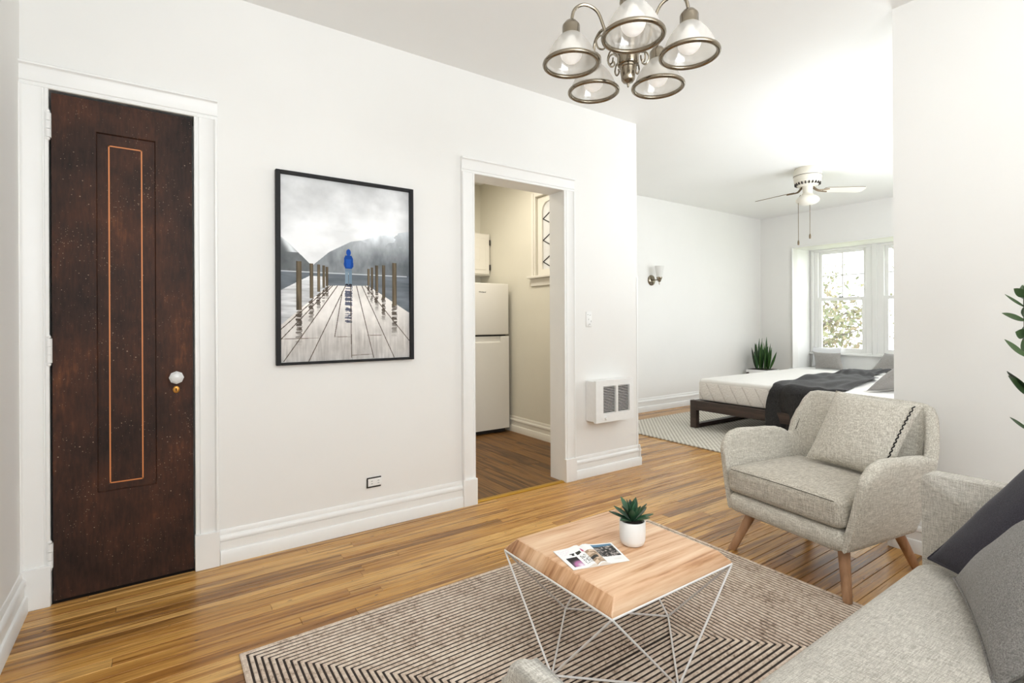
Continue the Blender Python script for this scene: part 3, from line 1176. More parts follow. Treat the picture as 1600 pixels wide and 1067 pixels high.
# magazine
def page_img(kind):
    h, w = 150, 110
    a = np.full((h, w, 3), 246.0)
    rs = np.random.RandomState(3 if kind == 'l' else 5)
    yy, xx = np.mgrid[0:h, 0:w]
    u, v = xx / w, yy / h
    if kind == 'l':
        m = (u > 0.14) & (u < 0.55) & (v > 0.46) & (v < 0.90)
        g = np.clip(np.hypot((u - 0.45) / 0.36, (v - 0.86) / 0.3), 0, 1)
        pic = np.stack([248 - 225 * g ** 1.3, 236 - 218 * g, 246 - 222 * g ** 1.2], -1)
        mid = np.exp(-((g - 0.55) / 0.16) ** 2)[..., None]
        pic = pic * (1 - 0.6 * mid) + np.array([214, 110, 184]) * 0.6 * mid
        a[m] = pic[m]
        for x0 in (0.40, 0.62):
            m = (u > x0) & (u < x0 + 0.18) & (v > 0.29) & (v < 0.42)
            nz = 255 * (rs.rand(15, 11) > 0.55)
            big = np.kron(nz, np.ones((10, 10)))
            a[m] = (big[..., None] * np.ones(3))[m]
        m = (u > 0.86) & (v > 0.20) & (v < 0.36)
        a[m] = (196, 60, 110)
        for k in range(16):
            y0 = int(h * (0.50 + 0.025 * k))
            x = int(w * 0.66)
            while x < w * 0.95:
                L = rs.randint(2, 8)
                if rs.rand() > 0.45:
                    a[y0:y0 + 2, x:x + L] = 30
                x += L + 2
        for k in range(5):
            y0 = int(h * (0.10 + 0.05 * k))
            for x in range(12, 60, 4):
                if rs.rand() > 0.4:
                    a[y0 + rs.randint(-1, 2), x:x + 3] = (222, 178, 206)
    else:
        m = (u > 0.30) & (u < 0.93) & (v > 0.05) & (v < 0.68)
        n = sum(np.kron(rs.rand(h // s + 1, w // s + 1), np.ones((s, s)))[:h, :w] / 3 for s in (18, 9, 5))
        pic = np.where((n > 0.52) & (np.abs(u - 0.62) < 0.3), 190 * n + 50, 26)
        a[m] = (pic[..., None] * np.array([1, 0.95, 0.92]))[m]
        m = (u > 0.30) & (u < 0.93) & (v > 0.05) & (v < 0.05 + 0.13 * (1.1 - 0.4 * u))
        a[m] = (84, 128, 158)
        m = (u < 0.30) & (v > 0.30) & (v < 0.95)
        t = np.kron(rs.rand(15, 11), np.ones((10, 10)))
        a[m] = (np.stack([150 + 80 * t, 125 + 80 * t, 100 + 80 * t], -1))[m]
        m = (u < 0.2) & (v > 0.60) & (v < 0.72)
        a[m] = 40
        for k in range(2):
            a[int(h * (0.80 + 0.04 * k)), int(w * 0.62):int(w * 0.85)] = (214, 206, 180)
    return a


PAPERL = image_mat('magazine left page', page_img('l'))
PAPERR = image_mat('magazine right page', page_img('r'))
PAPERE = plain('paper edge', (232, 228, 220), 0.8)
mag = thing('magazine', 'small open magazine with photographs lying on the coffee table', 'magazine', (1.19, 1.27, TZT))
# corners on the table: left page outer top/bottom, spine top/bottom, right page outer top/bottom
LT, LB, ST, SB, RT, RB = [Vector((x, y, 0)) for x, y in ((1.104, 1.359), (1.074, 1.220), (1.203, 1.338), (1.158, 1.194), (1.317, 1.295), (1.267, 1.163))]


def page(nm, Tout, Bout, Tsp, Bsp, flip, m):
    b = B()
    uvl = b.loops.layers.uv.new('uv')
    n = 10

    def pt(i, j, under):
        s = i / n                      # 0 spine .. 1 outer
        t = j / 2
        p = (Tsp.lerp(Tout, s)).lerp(Bsp.lerp(Bout, s), t)
        z = TZT + 0.002 + 0.009 * math.exp(-((s - 0.16) / 0.16) ** 2) * (0.55 + 0.45 * t) + 0.002 * (1 - s)
        if s == 0:
            z = TZT + 0.003
        if under:
            z = TZT + 0.0008
        return (p.x, p.y, z)
    top = [[b.verts.new(pt(i, j, 0)) for j in range(3)] for i in range(n + 1)]
    bot = [[b.verts.new(pt(i, j, 1)) for j in range(3)] for i in range(n + 1)]
    for i in range(n):
        for j in range(2):
            f = b.faces.new((top[i][j], top[i + 1][j], top[i + 1][j + 1], top[i][j + 1]))
            for lp, (a, c) in zip(f.loops, ((i, j), (i + 1, j), (i + 1, j + 1), (i, j + 1))):
                s = a / n
                lp[uvl].uv = ((1 - s) if flip else s, 1 - c / 2)
            f = b.faces.new((bot[i][j], bot[i][j + 1], bot[i + 1][j + 1], bot[i + 1][j]))
            f.material_index = 1
        for j in (0, 2):
            f = b.faces.new((top[i][j], top[i + 1][j], bot[i + 1][j], bot[i][j]))
            f.material_index = 1
    for i in (0, n):
        for j in range(2):
            f = b.faces.new((top[i][j], top[i][j + 1], bot[i][j + 1], bot[i][j]))
            f.material_index = 1
    return obj(nm, b, [m, PAPERE], mag, ang=50)


page('page', LT, LB, ST, SB, True, PAPERL)['label'] = 'left page with pink and black photograph'
page('page', RT, RB, ST, SB, False, PAPERR)['label'] = 'right page with large dark photograph'

# potted succulent
px, py = 1.372, 1.246
plant = thing('potted_succulent', 'small spiky succulent in a round white pot on the coffee table', 'plant', (px, py, TZT))
b = B()
z = TZT
lathe(b, [(0, z + 0.0005), (0.030, z + 0.0005), (0.039, z + 0.006), (0.044, z + 0.020), (0.045, z + 0.045), (0.045, z + 0.083), (0.044, z + 0.085), (0.041, z + 0.085), (0.040, z + 0.083), (0.040, z + 0.070), (0, z + 0.070)], (px, py, 0), 40)
obj('pot', b, POT, plant, ang=50)
b = B()
lathe(b, [(0, z + 0.079), (0.02, z + 0.078), (0.0395, z + 0.074), (0.0395, z + 0.069), (0, z + 0.069)], (px, py, 0), 24)
obj('soil', b, SOIL, plant)
for k in range(17):
    ring = 0 if k < 7 else (1 if k < 13 else 2)
    az = (k * 2.399963) + (0.2 * ring)
    el = (0.30, 0.78, 1.25)[ring] + RNG.uniform(-0.1, 0.12)
    d = Vector((math.cos(az) * math.cos(el), math.sin(az) * math.cos(el), math.sin(el)))
    n = Vector((-math.cos(az) * math.sin(el), -math.sin(az) * math.sin(el), math.cos(el)))
    b = B()
    leaf(b, Vector((px, py, z + 0.079)) + d * 0.006, d, n, RNG.uniform(0.070, 0.088) * (0.85 if ring == 2 else 1), 0.025, bend=0.12 if ring else 0.22, fold=0.5, thick=0.0018, wide=0.5)
    obj('leaf', b, AGAVE, plant, ang=60)

# ------------------------------------------------------------------ armchair (local frame: -x forward, y across)
CH_O, CH_R = (2.335, 1.22, 0), -math.radians(9.0)
chair = thing('armchair', 'beige linen armchair with curved arms and splayed beech legs by the partition', 'armchair', CH_O, CH_R)


def shell_mesh():
    """tub of arms and back swept along a U: bottom and top plan curves, height along it"""
    b = B()
    # plan curve parameter: left arm front -> back -> right arm front
    n_arm, n_c, n_b = 26, 22, 12
    path = []
    for k in range(n_arm):
        path.append(('a', k / n_arm, 1))
    for k in range(n_c):
        path.append(('c', k / n_c, 1))
    for k in range(n_b + 1):
        path.append(('b', k / n_b, 1))
    for k in range(1, n_c + 1):
        path.append(('c', 1 - k / n_c, -1))
    for k in range(1, n_arm + 1):
        path.append(('a', 1 - k / n_arm, -1))

    def plan(kind, t, s, hw, xf, xb, rc):
        if kind == 'a':
            return Vector((xf + (xb - rc - xf) * t, s * hw, 0))
        if kind == 'c':
            a = t * H90
            return Vector((xb - rc + rc * math.sin(a), s * (hw - rc + rc * math.cos(a)), 0))
        return Vector((xb, (hw - rc) * (1 - 2 * t), 0))

    TH = 0.026
    secs = []
    for i, (kd, t, s) in enumerate(path):
        pb = plan(kd, t, s, 0.268, -0.022, 0.53, 0.10)
        pa = plan(kd, t, s, 0.350, 0.0, 0.56, 0.09)      # at arm height
        pt_ = plan(kd, t, s, 0.322, 0.0, 0.635, 0.08)     # at back top height
        # height along the path
        if kd == 'a':
            x = pa.x
            z = interp([(-0.03, 0.40), (0.00, 0.500), (0.025, 0.545), (0.07, 0.578), (0.13, 0.588), (0.30, 0.580), (0.40, 0.572), (0.44, 0.562), (0.48, 0.550)], x)
        elif kd == 'c':
            z = interp([(0, 0.552), (0.22, 0.536), (0.30, 0.538), (0.42, 0.66), (0.54, 0.730), (0.70, 0.757), (1, 0.765)], t)
        else:
            z = 0.765 + 0.004 * math.sin(math.pi * t)
        # tangent / outward normal
        k0, k1 = path[max(i - 1, 0)], path[min(i + 1, len(path) - 1)]
        d = plan(*k1, 0.346, 0.0, 0.56, 0.09) - plan(*k0, 0.346, 0.0, 0.56, 0.09)
        nrm = Vector((-d.y, d.x, 0)).normalized()       # outward for this direction of travel
        if nrm.dot(pa - Vector((0.25, 0, 0))) < 0:
            nrm = -nrm
        th = TH
        ends = min(i, len(path) - 1 - i)
        if ends < 4:
            th = TH * (0.55, 0.84, 0.95, 0.99)[ends]
        z0 = 0.208

        def centre(zz):
            if zz <= 0.55:
                q = (zz - z0) / (0.55 - z0)
                q = max(q, 0) ** 0.7
                return pb.lerp(pa, q)
            return pa.lerp(pt_, (zz - 0.55) / 0.215)
        ring = []
        N = 7
        for j in range(N + 1):
            zz = z0 + 0.03 + (z - th - z0 - 0.03) * j / N
            c = centre(zz)
            ring.append(Vector((c.x, c.y, zz)) + nrm * th)
        ct = centre(z - th)
        for j in range(1, 6):
            a = H90 - j / 6 * math.pi
            ring.append(Vector((ct.x, ct.y, z - th)) + nrm * th * math.sin(a) + Vector((0, 0, th * math.cos(a))))
        for j in range(N, -1, -1):
            zz = z0 + 0.03 + (z - th - z0 - 0.03) * j / N
            c = centre(zz)
            ring.append(Vector((c.x, c.y, zz)) - nrm * th)
        cb = centre(z0 + 0.03)
        for j in range(1, 4):
            a = -H90 + j / 4 * math.pi
            ring.append(Vector((cb.x, cb.y, z0 + 0.03)) + nrm * th * math.sin(a) - Vector((0, 0, 0.03 * math.cos(a))))
        secs.append(ring)
    vs = grid_surface(b, lambda i, j: secs[i][j], len(secs), len(secs[0]), closed_v=True)
    b.faces.new(vs[0])
    b.faces.new(vs[-1][::-1])
    return b


obj('shell', shell_mesh(), LINEN, chair, local=True, ang=60)
# seat base (front rail)
b = B()
box(b, -0.042, 0.52, -0.283, 0.283, 0.203, 0.298, 0.040, 6)
obj('seat_base', b, LINEN, chair, local=True, ang=60)


def soft_box(x0, x1, y0, y1, z0, z1, crown=0.02, rad=0.03, n=18, taper=0.0):
    b = B()
    box(b, x0, x1, y0, y1, z0, z1)
    bmesh.ops.subdivide_edges(b, edges=b.edges[:], cuts=n, use_grid_fill=True)
    cx, cy, cz = (x0 + x1) / 2, (y0 + y1) / 2, (z0 + z1) / 2
    for v in b.verts:
        p = v.co
        # round the box: clamp to inner box and push out by rad
        q = Vector((min(max(p.x, x0 + rad), x1 - rad), min(max(p.y, y0 + rad), y1 - rad), min(max(p.z, z0 + rad), z1 - rad)))
        d = p - q
        if d.length > 1e-9:
            p = q + d.normalized() * rad
        a = (p.x - cx) / ((x1 - x0) / 2)
        c = (p.y - cy) / ((y1 - y0) / 2)
        e = (p.z - cz) / ((z1 - z0) / 2)
        k = max(1 - a * a, 0) * max(1 - c * c, 0)
        p.z += crown * k * max(e, 0)
        p.x += 0.25 * crown * max(1 - c * c, 0) * max(1 - e * e, 0) * a
        v.co = p
    return b


cush = obj('seat_cushion', soft_box(-0.040, 0.50, -0.285, 0.285, 0.297, 0.425, 0.022, 0.034), SEATLINEN, chair, local=True, ang=60)
b = B()
pts = [(-0.0385, y, 0.4125 + 0.004 * (1 - (y / 0.28) ** 2)) for y in np.linspace(-0.255, 0.255, 20)]
tube(b, pts, 0.0016, 6)
obj('seam', b, PIPE, cush, local=True)
for sg in (-1, 1):
    b = B()
    tube(b, [(0.515, 0.3045 * sg, 0.55), (0.549, 0.2950 * sg, 0.63), (0.574, 0.2875 * sg, 0.695)], 0.0022, 6)
    obj('back_seam', b, PIPE, chair, local=True)
for bx, by, tx, ty in ((0.003, 0.284, 0.075, 0.205), (0.003, -0.284, 0.06, -0.232), (0.567, -0.255, 0.46, -0.21), (0.567, 0.255, 0.46, 0.21)):
    b = B()
    z0 = 0.008 if bx < 0.1 and by < 0 else 0.0     # this foot stands on the rug
    tube(b, [(bx, by, z0), (bx, by, z0 + 0.003), (bx * 0.5 + tx * 0.5, (by + ty) / 2, 0.115), (tx, ty, 0.225)], [0.0165, 0.018, 0.021, 0.0235], 16)
    obj('leg', b, LEGWOOD, chair, local=True)

# cushion on the armchair
Mch = WM['armchair']
pc = thing('throw_cushion', 'square oatmeal linen cushion with dark stitched edge leaning in the armchair', 'cushion', Mch @ Vector((0.36, -0.06, 0.44)))
b = B()
C0 = Vector((0.352, 0.135, 0.452))
ex, ey = Vector((-0.005, -0.385, -0.012)), Vector((0.115, -0.085, 0.345))
edge = pillow(b, C0, ex, ey, 0.13, n=26, pinch=0.05)
b.transform(Mch)
pcb = obj('cover', b, LINEN2, pc, ang=70)
right = edge[27:53]
b = B()
zig = []
nrm = ex.cross(ey).normalized()
for i in range(len(right) * 4 - 3):
    t = i / 4
    a = min(int(t), len(right) - 2)
    p = right[a].lerp(right[a + 1], t - a)
    p = p + Vector((0, 0.014, 0)) + Vector((0, 0.0025, 0)) * (1 if i % 6 < 3 else -1) + nrm * 0.028
    zig.append(Mch @ p)
tube(b, zig[6:-6], 0.0026, 6)
obj('stitching', b, BLACK, pc, label='black whip stitching along one edge')

# ------------------------------------------------------------------ sofa
sofa = thing('sofa', 'grey beige woven sofa with thin arms at the bottom right corner', 'sofa', (1.23, 0.2, 0))
SX0, SX1, SY1 = 0.375, 2.075, 0.605


def rounded_panel(x0, x1, prof, bev=0.02, seg=4):
    b = B()
    a = [b.verts.new((x0, y, z)) for y, z in prof]
    c = [b.verts.new((x1, y, z)) for y, z in prof]
    n = len(prof)
    for i in range(n):
        b.faces.new((a[i], a[(i + 1) % n], c[(i + 1) % n], c[i]))
    f0 = b.faces.new(a[::-1])
    f1 = b.faces.new(c)
    es = list(set(f0.edges) | set(f1.edges))
    bmesh.ops.bevel(b, geom=es, offset=bev, segments=seg, affect='EDGES', profile=0.5)
    return b


def arm_prof(zf, zr, yf, rad):
    p = [(-0.2, 0.12), (yf, 0.12)]
    for k in range(9):
        t = k / 8 * H90
        p.append((yf - rad + rad * math.cos(t), zf - rad + rad * math.sin(t)))
    p += [(-0.2, zr)]
    return p


obj('arm', rounded_panel(1.995, 2.078, arm_prof(0.662, 0.675, 0.605, 0.02), 0.012), SOFALINEN, sofa, ang=60)
obj('arm', rounded_panel(0.386, 0.424, arm_prof(0.692, 0.692, 0.588, 0.03), 0.017), SOFALINEN, sofa, ang=60)
b = soft_box(0.423, 1.997, -0.02, 0.606, 0.19, 0.402, 0.022, 0.045, n=24)
obj('seat', b, SOFALINEN, sofa, ang=60)
b = B()
box(b, 0.40, 2.06, -0.2, 0.58, 0.12, 0.2, 0.02, 3)
obj('base', b, SOFALINEN, sofa, ang=60)
b = B()
vs = box(b, 0.43, 1.995, -0.19, -0.03, 0.19, 0.80, 0.05, 5)
for v in b.verts:
    v.co.y -= (v.co.z - 0.4) * 0.12
obj('backrest', b, SOFALINEN, sofa, ang=60)
for x in (0.45, 2.0):
    for y in (-0.15, 0.52):
        b = B()
        tube(b, [(x, y, 0.0105), (x, y, 0.13)], [0.013, 0.02], 12)
        obj('leg', b, LEGWOOD, sofa)

b = B()
C0 = Vector((1.905, 0.560, 0.432))
e1 = Vector((0.085, -0.235, 0.365))
bb = Vector((-0.27, -0.30, 0.02))
edge = pillow(b, C0, bb, e1, 0.10, n=24, pinch=0.05)
dp = obj('throw_cushion', b, NAVY, ang=70, label='dark navy cushion leaning by the far sofa arm', cat='cushion')
b = B()
tube(b, edge + [edge[0]], 0.0035, 6, cap=False)
obj('piping', b, NAVY, dp)
b = B()
C0 = Vector((1.828, 0.478, 0.425))
e1 = Vector((0.225, -0.30, 0.345)) * 0.95
bb = Vector((-0.47, -0.185, -0.004))
edge = pillow(b, C0, bb, e1, 0.17, n=26, pinch=0.05)
dp = obj('throw_cushion', b, GREYCLOTH, ang=70, label='large mid grey cushion on the sofa in front of the navy one', cat='cushion')
b = B()
tube(b, edge + [edge[0]], 0.005, 6, cap=False)
obj('piping', b, GREYCLOTH, dp)

# ------------------------------------------------------------------ leafy plant beside the sofa
lp = thing('leafy_plant', 'tall plant with long dark glossy leaves behind the sofa arm', 'plant', (2.70, 0.42, 0))
b = B()
lathe(b, [(0, 0.0), (0.10, 0.0), (0.13, 0.02), (0.15, 0.26), (0.15, 0.28), (0.138, 0.28), (0.136, 0.25), (0, 0.25)], (2.70, 0.42, 0), 32)
obj('pot', b, POT, lp, ang=50)
b = B()
lathe(b, [(0, 0.262), (0.136, 0.258), (0.136, 0.245), (0, 0.245)], (2.70, 0.42, 0), 24)
obj('soil', b, SOIL, lp)
b = B()
stem = spline([(2.70, 0.42, 0.25), (2.69, 0.46, 0.65), (2.665, 0.482, 1.05), (2.66, 0.486, 1.26)], 16)
tube(b, stem, [0.010 - 0.0003 * k for k in range(17)], 8)
obj('stem', b, leaf_mat('stem green', [(40, 44, 26), (62, 70, 38)]), lp)


def zleaf(base, tip, W, nup=(0, 0, 1), bend=0.25, fold=0.25):
    base, tip = Vector(base), Vector(tip)
    b = B()
    d = tip - base
    leaf(b, base, d + Vector((0, 0, d.length * bend * 0.4)), nup, d.length * 1.01, W, bend=bend, fold=fold, thick=0.0012, seg=8)
    obj('leaf', b, ZZ, lp, ang=60)


V3 = Vector
for base, tip, W, nn in (
        ((2.662, 0.486, 1.145), (2.60, 0.546, 1.158), 0.030, (-0.8, -0.3, 0.7)),
        ((2.664, 0.486, 1.195), (2.615, 0.543, 1.232), 0.015, (-0.7, -0.2, 0.7)),
        ((2.664, 0.484, 1.01), (2.60, 0.545, 1.065), 0.024, (-0.8, -0.3, 0.6)),
        ((2.668, 0.482, 0.868), (2.58, 0.535, 0.928), 0.040, (-0.7, -0.3, 0.7)),
        ((2.668, 0.482, 0.885), (2.60, 0.535, 0.938), 0.038, (-0.3, 0.2, 0.9)),
        ((2.672, 0.478, 0.735), (2.60, 0.530, 0.772), 0.022, (-0.6, -0.3, 0.7)),
        ((2.662, 0.486, 1.235), (2.62, 0.515, 1.262), 0.030, (-0.9, -0.5, 0.0)),
        ((2.662, 0.486, 1.09), (2.64, 0.512, 1.100), 0.040, (-0.9, -0.5, 0.1))):
    zleaf(base, tip, W, nn)
for k in range(26):
    t = 0.30 + 0.7 * k / 25
    p = stem[min(int(t * 16), 16)]
    az = -2.3 + 1.9 * math.sin(k * 2.1)         # away from the room side
    az = math.radians(-60 + 75 * math.sin(k * 1.7))
    d = Vector((math.cos(az), math.sin(az), RNG.uniform(0.1, 0.7))).normalized()
    b = B()
    leaf(b, p, d, (0, 0, 1), RNG.uniform(0.10, 0.15), RNG.uniform(0.03, 0.045), bend=0.5, fold=0.3, seg=7)
    obj('leaf', b, ZZ, lp, ang=60)

# ------------------------------------------------------------------ framed picture
def poster():
    w, h = 420, 580
    rs = np.random.RandomState(2)
    yy, xx = np.mgrid[0:h, 0:w]
    u, v = (xx + 0.5) / w, (yy + 0.5) / h

    def nz(cells, seed, ax=1.0):
        r = np.random.RandomState(seed)
        out = np.zeros((h, w))
        amp, tot = 1.0, 0
        for o in range(5):
            gx, gy = int(cells * 2 ** o) + 2, int(cells * ax * 2 ** o) + 2
            g = r.rand(gy, gx)
            X, Y = u * (gx - 1.001), v * (gy - 1.001)
            i, j = X.astype(int), Y.astype(int)
            fx, fy = X - i, Y - j
            fx, fy = fx * fx * (3 - 2 * fx), fy * fy * (3 - 2 * fy)
            val = (g[j, i] * (1 - fx) + g[j, i + 1] * fx) * (1 - fy) + (g[j + 1, i] * (1 - fx) + g[j + 1, i + 1] * fx) * fy
            out += amp * val
            tot += amp
            amp *= 0.55
        return out / tot

    def poly(P):
        m = np.zeros((h, w), bool)
        n = len(P)
        for i in range(n):
            (x0, y0), (x1, y1) = P[i], P[(i + 1) % n]
            if y0 == y1:
                continue
            c = ((y0 > v) != (y1 > v)) & (u < (x1 - x0) * (v - y0) / (y1 - y0) + x0)
            m ^= c
        return m

    def seg(p, q, wd):
        d = np.array([q[0] - p[0], (q[1] - p[1]) * 1.38])
        L = (d ** 2).sum()
        t = np.clip(((u - p[0]) * d[0] + (v - p[1]) * 1.38 * d[1]) / L, 0, 1)
        return np.hypot(u - p[0] - t * d[0], (v - p[1]) * 1.38 - t * d[1]) < wd
    n1, n2 = nz(3, 1, 2.2), nz(8, 4)
    sky = 246 + (n1 - 0.5) * 70 - 60 * np.clip(0.24 - v, 0, 1) * 3 * n2
    sky = np.where(v > 0.28, np.maximum(sky, 236), sky)
    a = np.stack([sky, sky + 1, sky + 2], -1)
    fog = np.clip((v - 0.24) / 0.2, 0, 1)
    mr = poly([(0.23, 0.473), (0.349, 0.396), (0.515, 0.329), (0.619, 0.313), (0.726, 0.281), (0.816, 0.272), (0.872, 0.259), (1.02, 0.235), (1.02, 0.515), (0.23, 0.516)])
    st = nz(16, 77, 0.6)
    g = 214 - 92 * np.clip((v - 0.25) / 0.2, 0, 1) * (0.55 + u * 0.5) + (n2 - 0.5) * 60 + (st - 0.5) * 60 + 55 * (n1 > 0.5) * np.clip(0.36 - v, 0, 0.1) * 10
    a[mr] = np.stack([g - 3, g + 2, g + 6], -1)[mr]
    ml = poly([(-0.02, 0.319), (0.055, 0.36), (0.207, 0.468), (0.214, 0.515), (-0.02, 0.517)])
    g = 112 + (n2 - 0.5) * 70 + 120 * np.exp(-((u - 0.03 - (v - 0.34) * 0.9) / 0.035) ** 2) * (v < 0.41)
    a[ml] = np.stack([g, g + 4, g + 6], -1)[ml]
    wt = poly([(-0.02, 0.515), (1.02, 0.508), (1.02, 0.80), (-0.02, 0.83)])
    g = 118 + (nz(4, 9, 12) - 0.5) * 60 + 20 * (v - 0.55)
    a[wt] = np.stack([g - 4, g + 3, g + 10], -1)[wt]
    a[(np.abs(v - 0.513) < 0.003) & (u < 0.98)] = (214, 218, 222)
    wb = poly([(-0.02, 0.625), (0.099, 0.576), (0.207, 0.532), (0.341, 0.533), (0.341, 0.59), (-0.02, 0.84)])
    g = 215 + (nz(4, 12, 14) - 0.5) * 120
    a[wb] = np.stack([g, g + 1, g + 3], -1)[wb]
    dk = poly([(0.341, 0.583), (0.652, 0.576), (1.021, 0.74), (1.02, 1.06), (-0.02, 1.02), (-0.02, 0.815)])
    g = 244 - 50 * np.clip((v - 0.68) / 0.32, 0, 1) + (nz(10, 21, 1.2) - 0.5) * 50 + (nz(70, 23, 0.1) - 0.5) * 60 * np.clip((v - 0.7) / 0.2, 0, 1)
    a[dk] = np.stack([g + 2, g - 3, g - 8], -1)[dk]
    # wet reflections
    posts = [(0.11, 0.457, 0.148, 0.72), (0.204, 0.465, 0.231, 0.655), (0.259, 0.469, 0.282, 0.619), (0.298, 0.473, 0.316, 0.596), (0.322, 0.48, 0.341, 0.587), (0.852, 0.435, 0.891, 0.689), (0.766, 0.451, 0.792, 0.646), (0.71, 0.456, 0.733, 0.609), (0.674, 0.469, 0.692, 0.591), (0.646, 0.477, 0.664, 0.575)]
    wav = nz(9, 31, 14)
    for x0, t, x1, bt in posts:
        L = (bt - t) * 0.75
        cx = (x0 + x1) / 2
        m = (np.abs(u - cx + (wav - 0.5) * 0.03) < (x1 - x0) * 0.55) & (v > bt - 0.01) & (v < bt + L)
        kk = (0.66 * np.clip((wav - 0.30) * 5, 0, 1) * np.clip((bt + L - v) / (L * 0.5), 0, 1))[..., None]
        mm = m & dk
        a[mm] = (a * (1 - kk * np.array([0.92, 0.96, 1.0])))[mm]
    m = (np.abs(u - 0.497 + (wav - 0.5) * 0.025) < 0.027) & (v > 0.575) & (v < 0.79) & (wav > 0.36 + 0.2 * (v - 0.575) / 0.21)
    a[m] = a[m] * np.array([0.40, 0.42, 0.5])
    for l in [(0.472, 0.58, 0.195, 1.001), (0.41, 0.582, 0.022, 0.994), (0.372, 0.583, -0.021, 0.896), (0.511, 0.579, 0.517, 0.987), (0.557, 0.578, 0.694, 0.993), (0.6, 0.577, 0.867, 0.998), (0.626, 0.576, 1.021, 0.918), (0.447, 0.614, 0.387, 0.868), (0.357, 0.583, -0.021, 0.84)]:
        m = seg(l[:2], l[2:], 0.0028) & dk
        a[m] = (84, 72, 62)
    for l in [(-0.004, 0.875, 0.267, 0.873), (0.387, 0.868, 0.512, 0.87), (0.642, 0.863, 0.757, 0.864), (0.519, 0.976, 0.685, 0.973)]:
        a[seg(l[:2], l[2:], 0.002)] = (120, 106, 94)
    gr = nz(40, 41, 0.15)
    for x0, t, x1, bt in posts:
        m = (u > x0) & (u < x1) & (v > t) & (v < bt)
        s = 1 - 0.5 * np.abs((u - x0) / (x1 - x0) - 0.6)
        g = (62 + 80 * gr) * s
        a[m] = np.stack([g * 1.12, g, g * 0.82], -1)[m]
    # figure seen from behind: jeans, jacket, hood
    for x0, x1, y0, y1, c in ((0.470, 0.494, 0.470, 0.572, (132, 152, 168)), (0.498, 0.521, 0.470, 0.572, (120, 142, 160)), (0.470, 0.521, 0.465, 0.50, (118, 138, 156))):
        a[(u > x0) & (u < x1) & (v > y0) & (v < y1)] = c
    a[poly([(0.462, 0.425), (0.472, 0.408), (0.518, 0.408), (0.530, 0.425), (0.534, 0.47), (0.522, 0.482), (0.470, 0.482), (0.460, 0.465)])] = (26, 72, 150)
    a[poly([(0.475, 0.43), (0.516, 0.43), (0.512, 0.476), (0.480, 0.476)])] = (34, 88, 176)
    a[np.hypot((u - 0.496) / 0.018, (v - 0.392) / 0.019) < 1] = (30, 78, 164)
    a[np.hypot((u - 0.482) / 0.012, (v - 0.574) / 0.005) < 1] = (50, 50, 56)
    a[np.hypot((u - 0.51) / 0.012, (v - 0.574) / 0.005) < 1] = (50, 50, 56)
    return np.clip(a, 0, 255)


PX0_, PX1_, PZ0_, PZ1_ = 0.491, 1.232, 0.934, 1.924
pic = thing('framed_picture', 'thin black framed photograph of a person in blue on a wet wooden dock', 'picture', ((PX0_ + PX1_) / 2, YM, PZ0_))
yf = YM - 0.030
b = B()
w = 0.022
for a in ((PX0_, PX0_ + w, PZ0_, PZ1_), (PX1_ - w, PX1_, PZ0_, PZ1_), (PX0_ + w, PX1_ - w, PZ1_ - w * 0.8, PZ1_), (PX0_ + w, PX1_ - w, PZ0_, PZ0_ + w * 0.6)):
    box(b, a[0], a[1], yf, YM - 0.0008, a[2], a[3], 0.0015, 1)
obj('frame', b, DARKFRAME, pic)
b = B()
uvl = b.loops.layers.uv.new('uv')
yq = YM - 0.010
q = [b.verts.new(p) for p in ((PX0_ + w, yq, PZ0_ + w * 0.6), (PX1_ - w, yq, PZ0_ + w * 0.6), (PX1_ - w, yq, PZ1_ - w * 0.8), (PX0_ + w, yq, PZ1_ - w * 0.8))]
f = b.faces.new(q)
for lp_, uv in zip(f.loops, ((0, 0), (1, 0), (1, 1), (0, 1))):
    lp_[uvl].uv = uv
q2 = [b.verts.new((v.co.x, yq + 0.004, v.co.z)) for v in q]
b.faces.new(q2[::-1])
for i in range(4):
    b.faces.new((q[i], q2[i], q2[(i + 1) % 4], q[(i + 1) % 4]))
obj('print', b, image_mat('dock photograph', poster(), 0.75), pic, ang=0, recalc=False, label='printed photograph of a dock, lake and misty mountains')

# ------------------------------------------------------------------ wall heater
HX0, HX1, HY, HZ0, HZ1 = 2.606, 2.992, 2.703, 0.410, 0.716
heater = thing('wall_heater', 'white box wall heater with two slatted grilles low on the wall', 'heater', ((HX0 + HX1) / 2, YM, HZ0))
b = B()
gz0, gz1 = 0.475, 0.672
gx = ((2.676, 2.808), (2.828, 2.952))
box(b, HX0, HX1, HY + 0.02, YM - 0.0005, HZ0 + 0.004, HZ1 - 0.004, 0.004, 1)
fx = [HX0 - 0.004, gx[0][0], gx[0][1], gx[1][0], gx[1][1], HX1 + 0.004]
for a, c in ((fx[0], fx[1]), (fx[2], fx[3]), (fx[4], fx[5])):
    box(b, a, c, HY, HY + 0.022, gz0, gz1)
box(b, fx[0], fx[5], HY, HY + 0.022, HZ0, gz0)
box(b, fx[0], fx[5], HY, HY + 0.022, gz1, HZ1)
bod = obj('housing', b, PAINTED, heater, ang=30)
for a, c in gx:
    b = B()
    box(b, a, c, HY + 0.016, HY + 0.021, gz0, gz1)
    g = obj('grille_back', b, FRIDGEGAP, heater, ang=0)
    b = B()
    n = 17
    for k in range(n):
        zz = gz0 + (gz1 - gz0) * (k + 0.5) / n
        sl = [(0.002, -0.0022), (0.008, -0.0008), (0.008, 0.0004), (0.002, 0.0004)]
        prism(b, sl, (a, HY, zz), (c, HY, zz), (0, 1, 0))
    obj('louvre_slats', b, PAINTED, g, ang=0, kind='stuff')
b = B()
MKn = Matrix.Translation((2.70, HY, 0.440)) @ Matrix.Rotation(H90, 4, 'X')
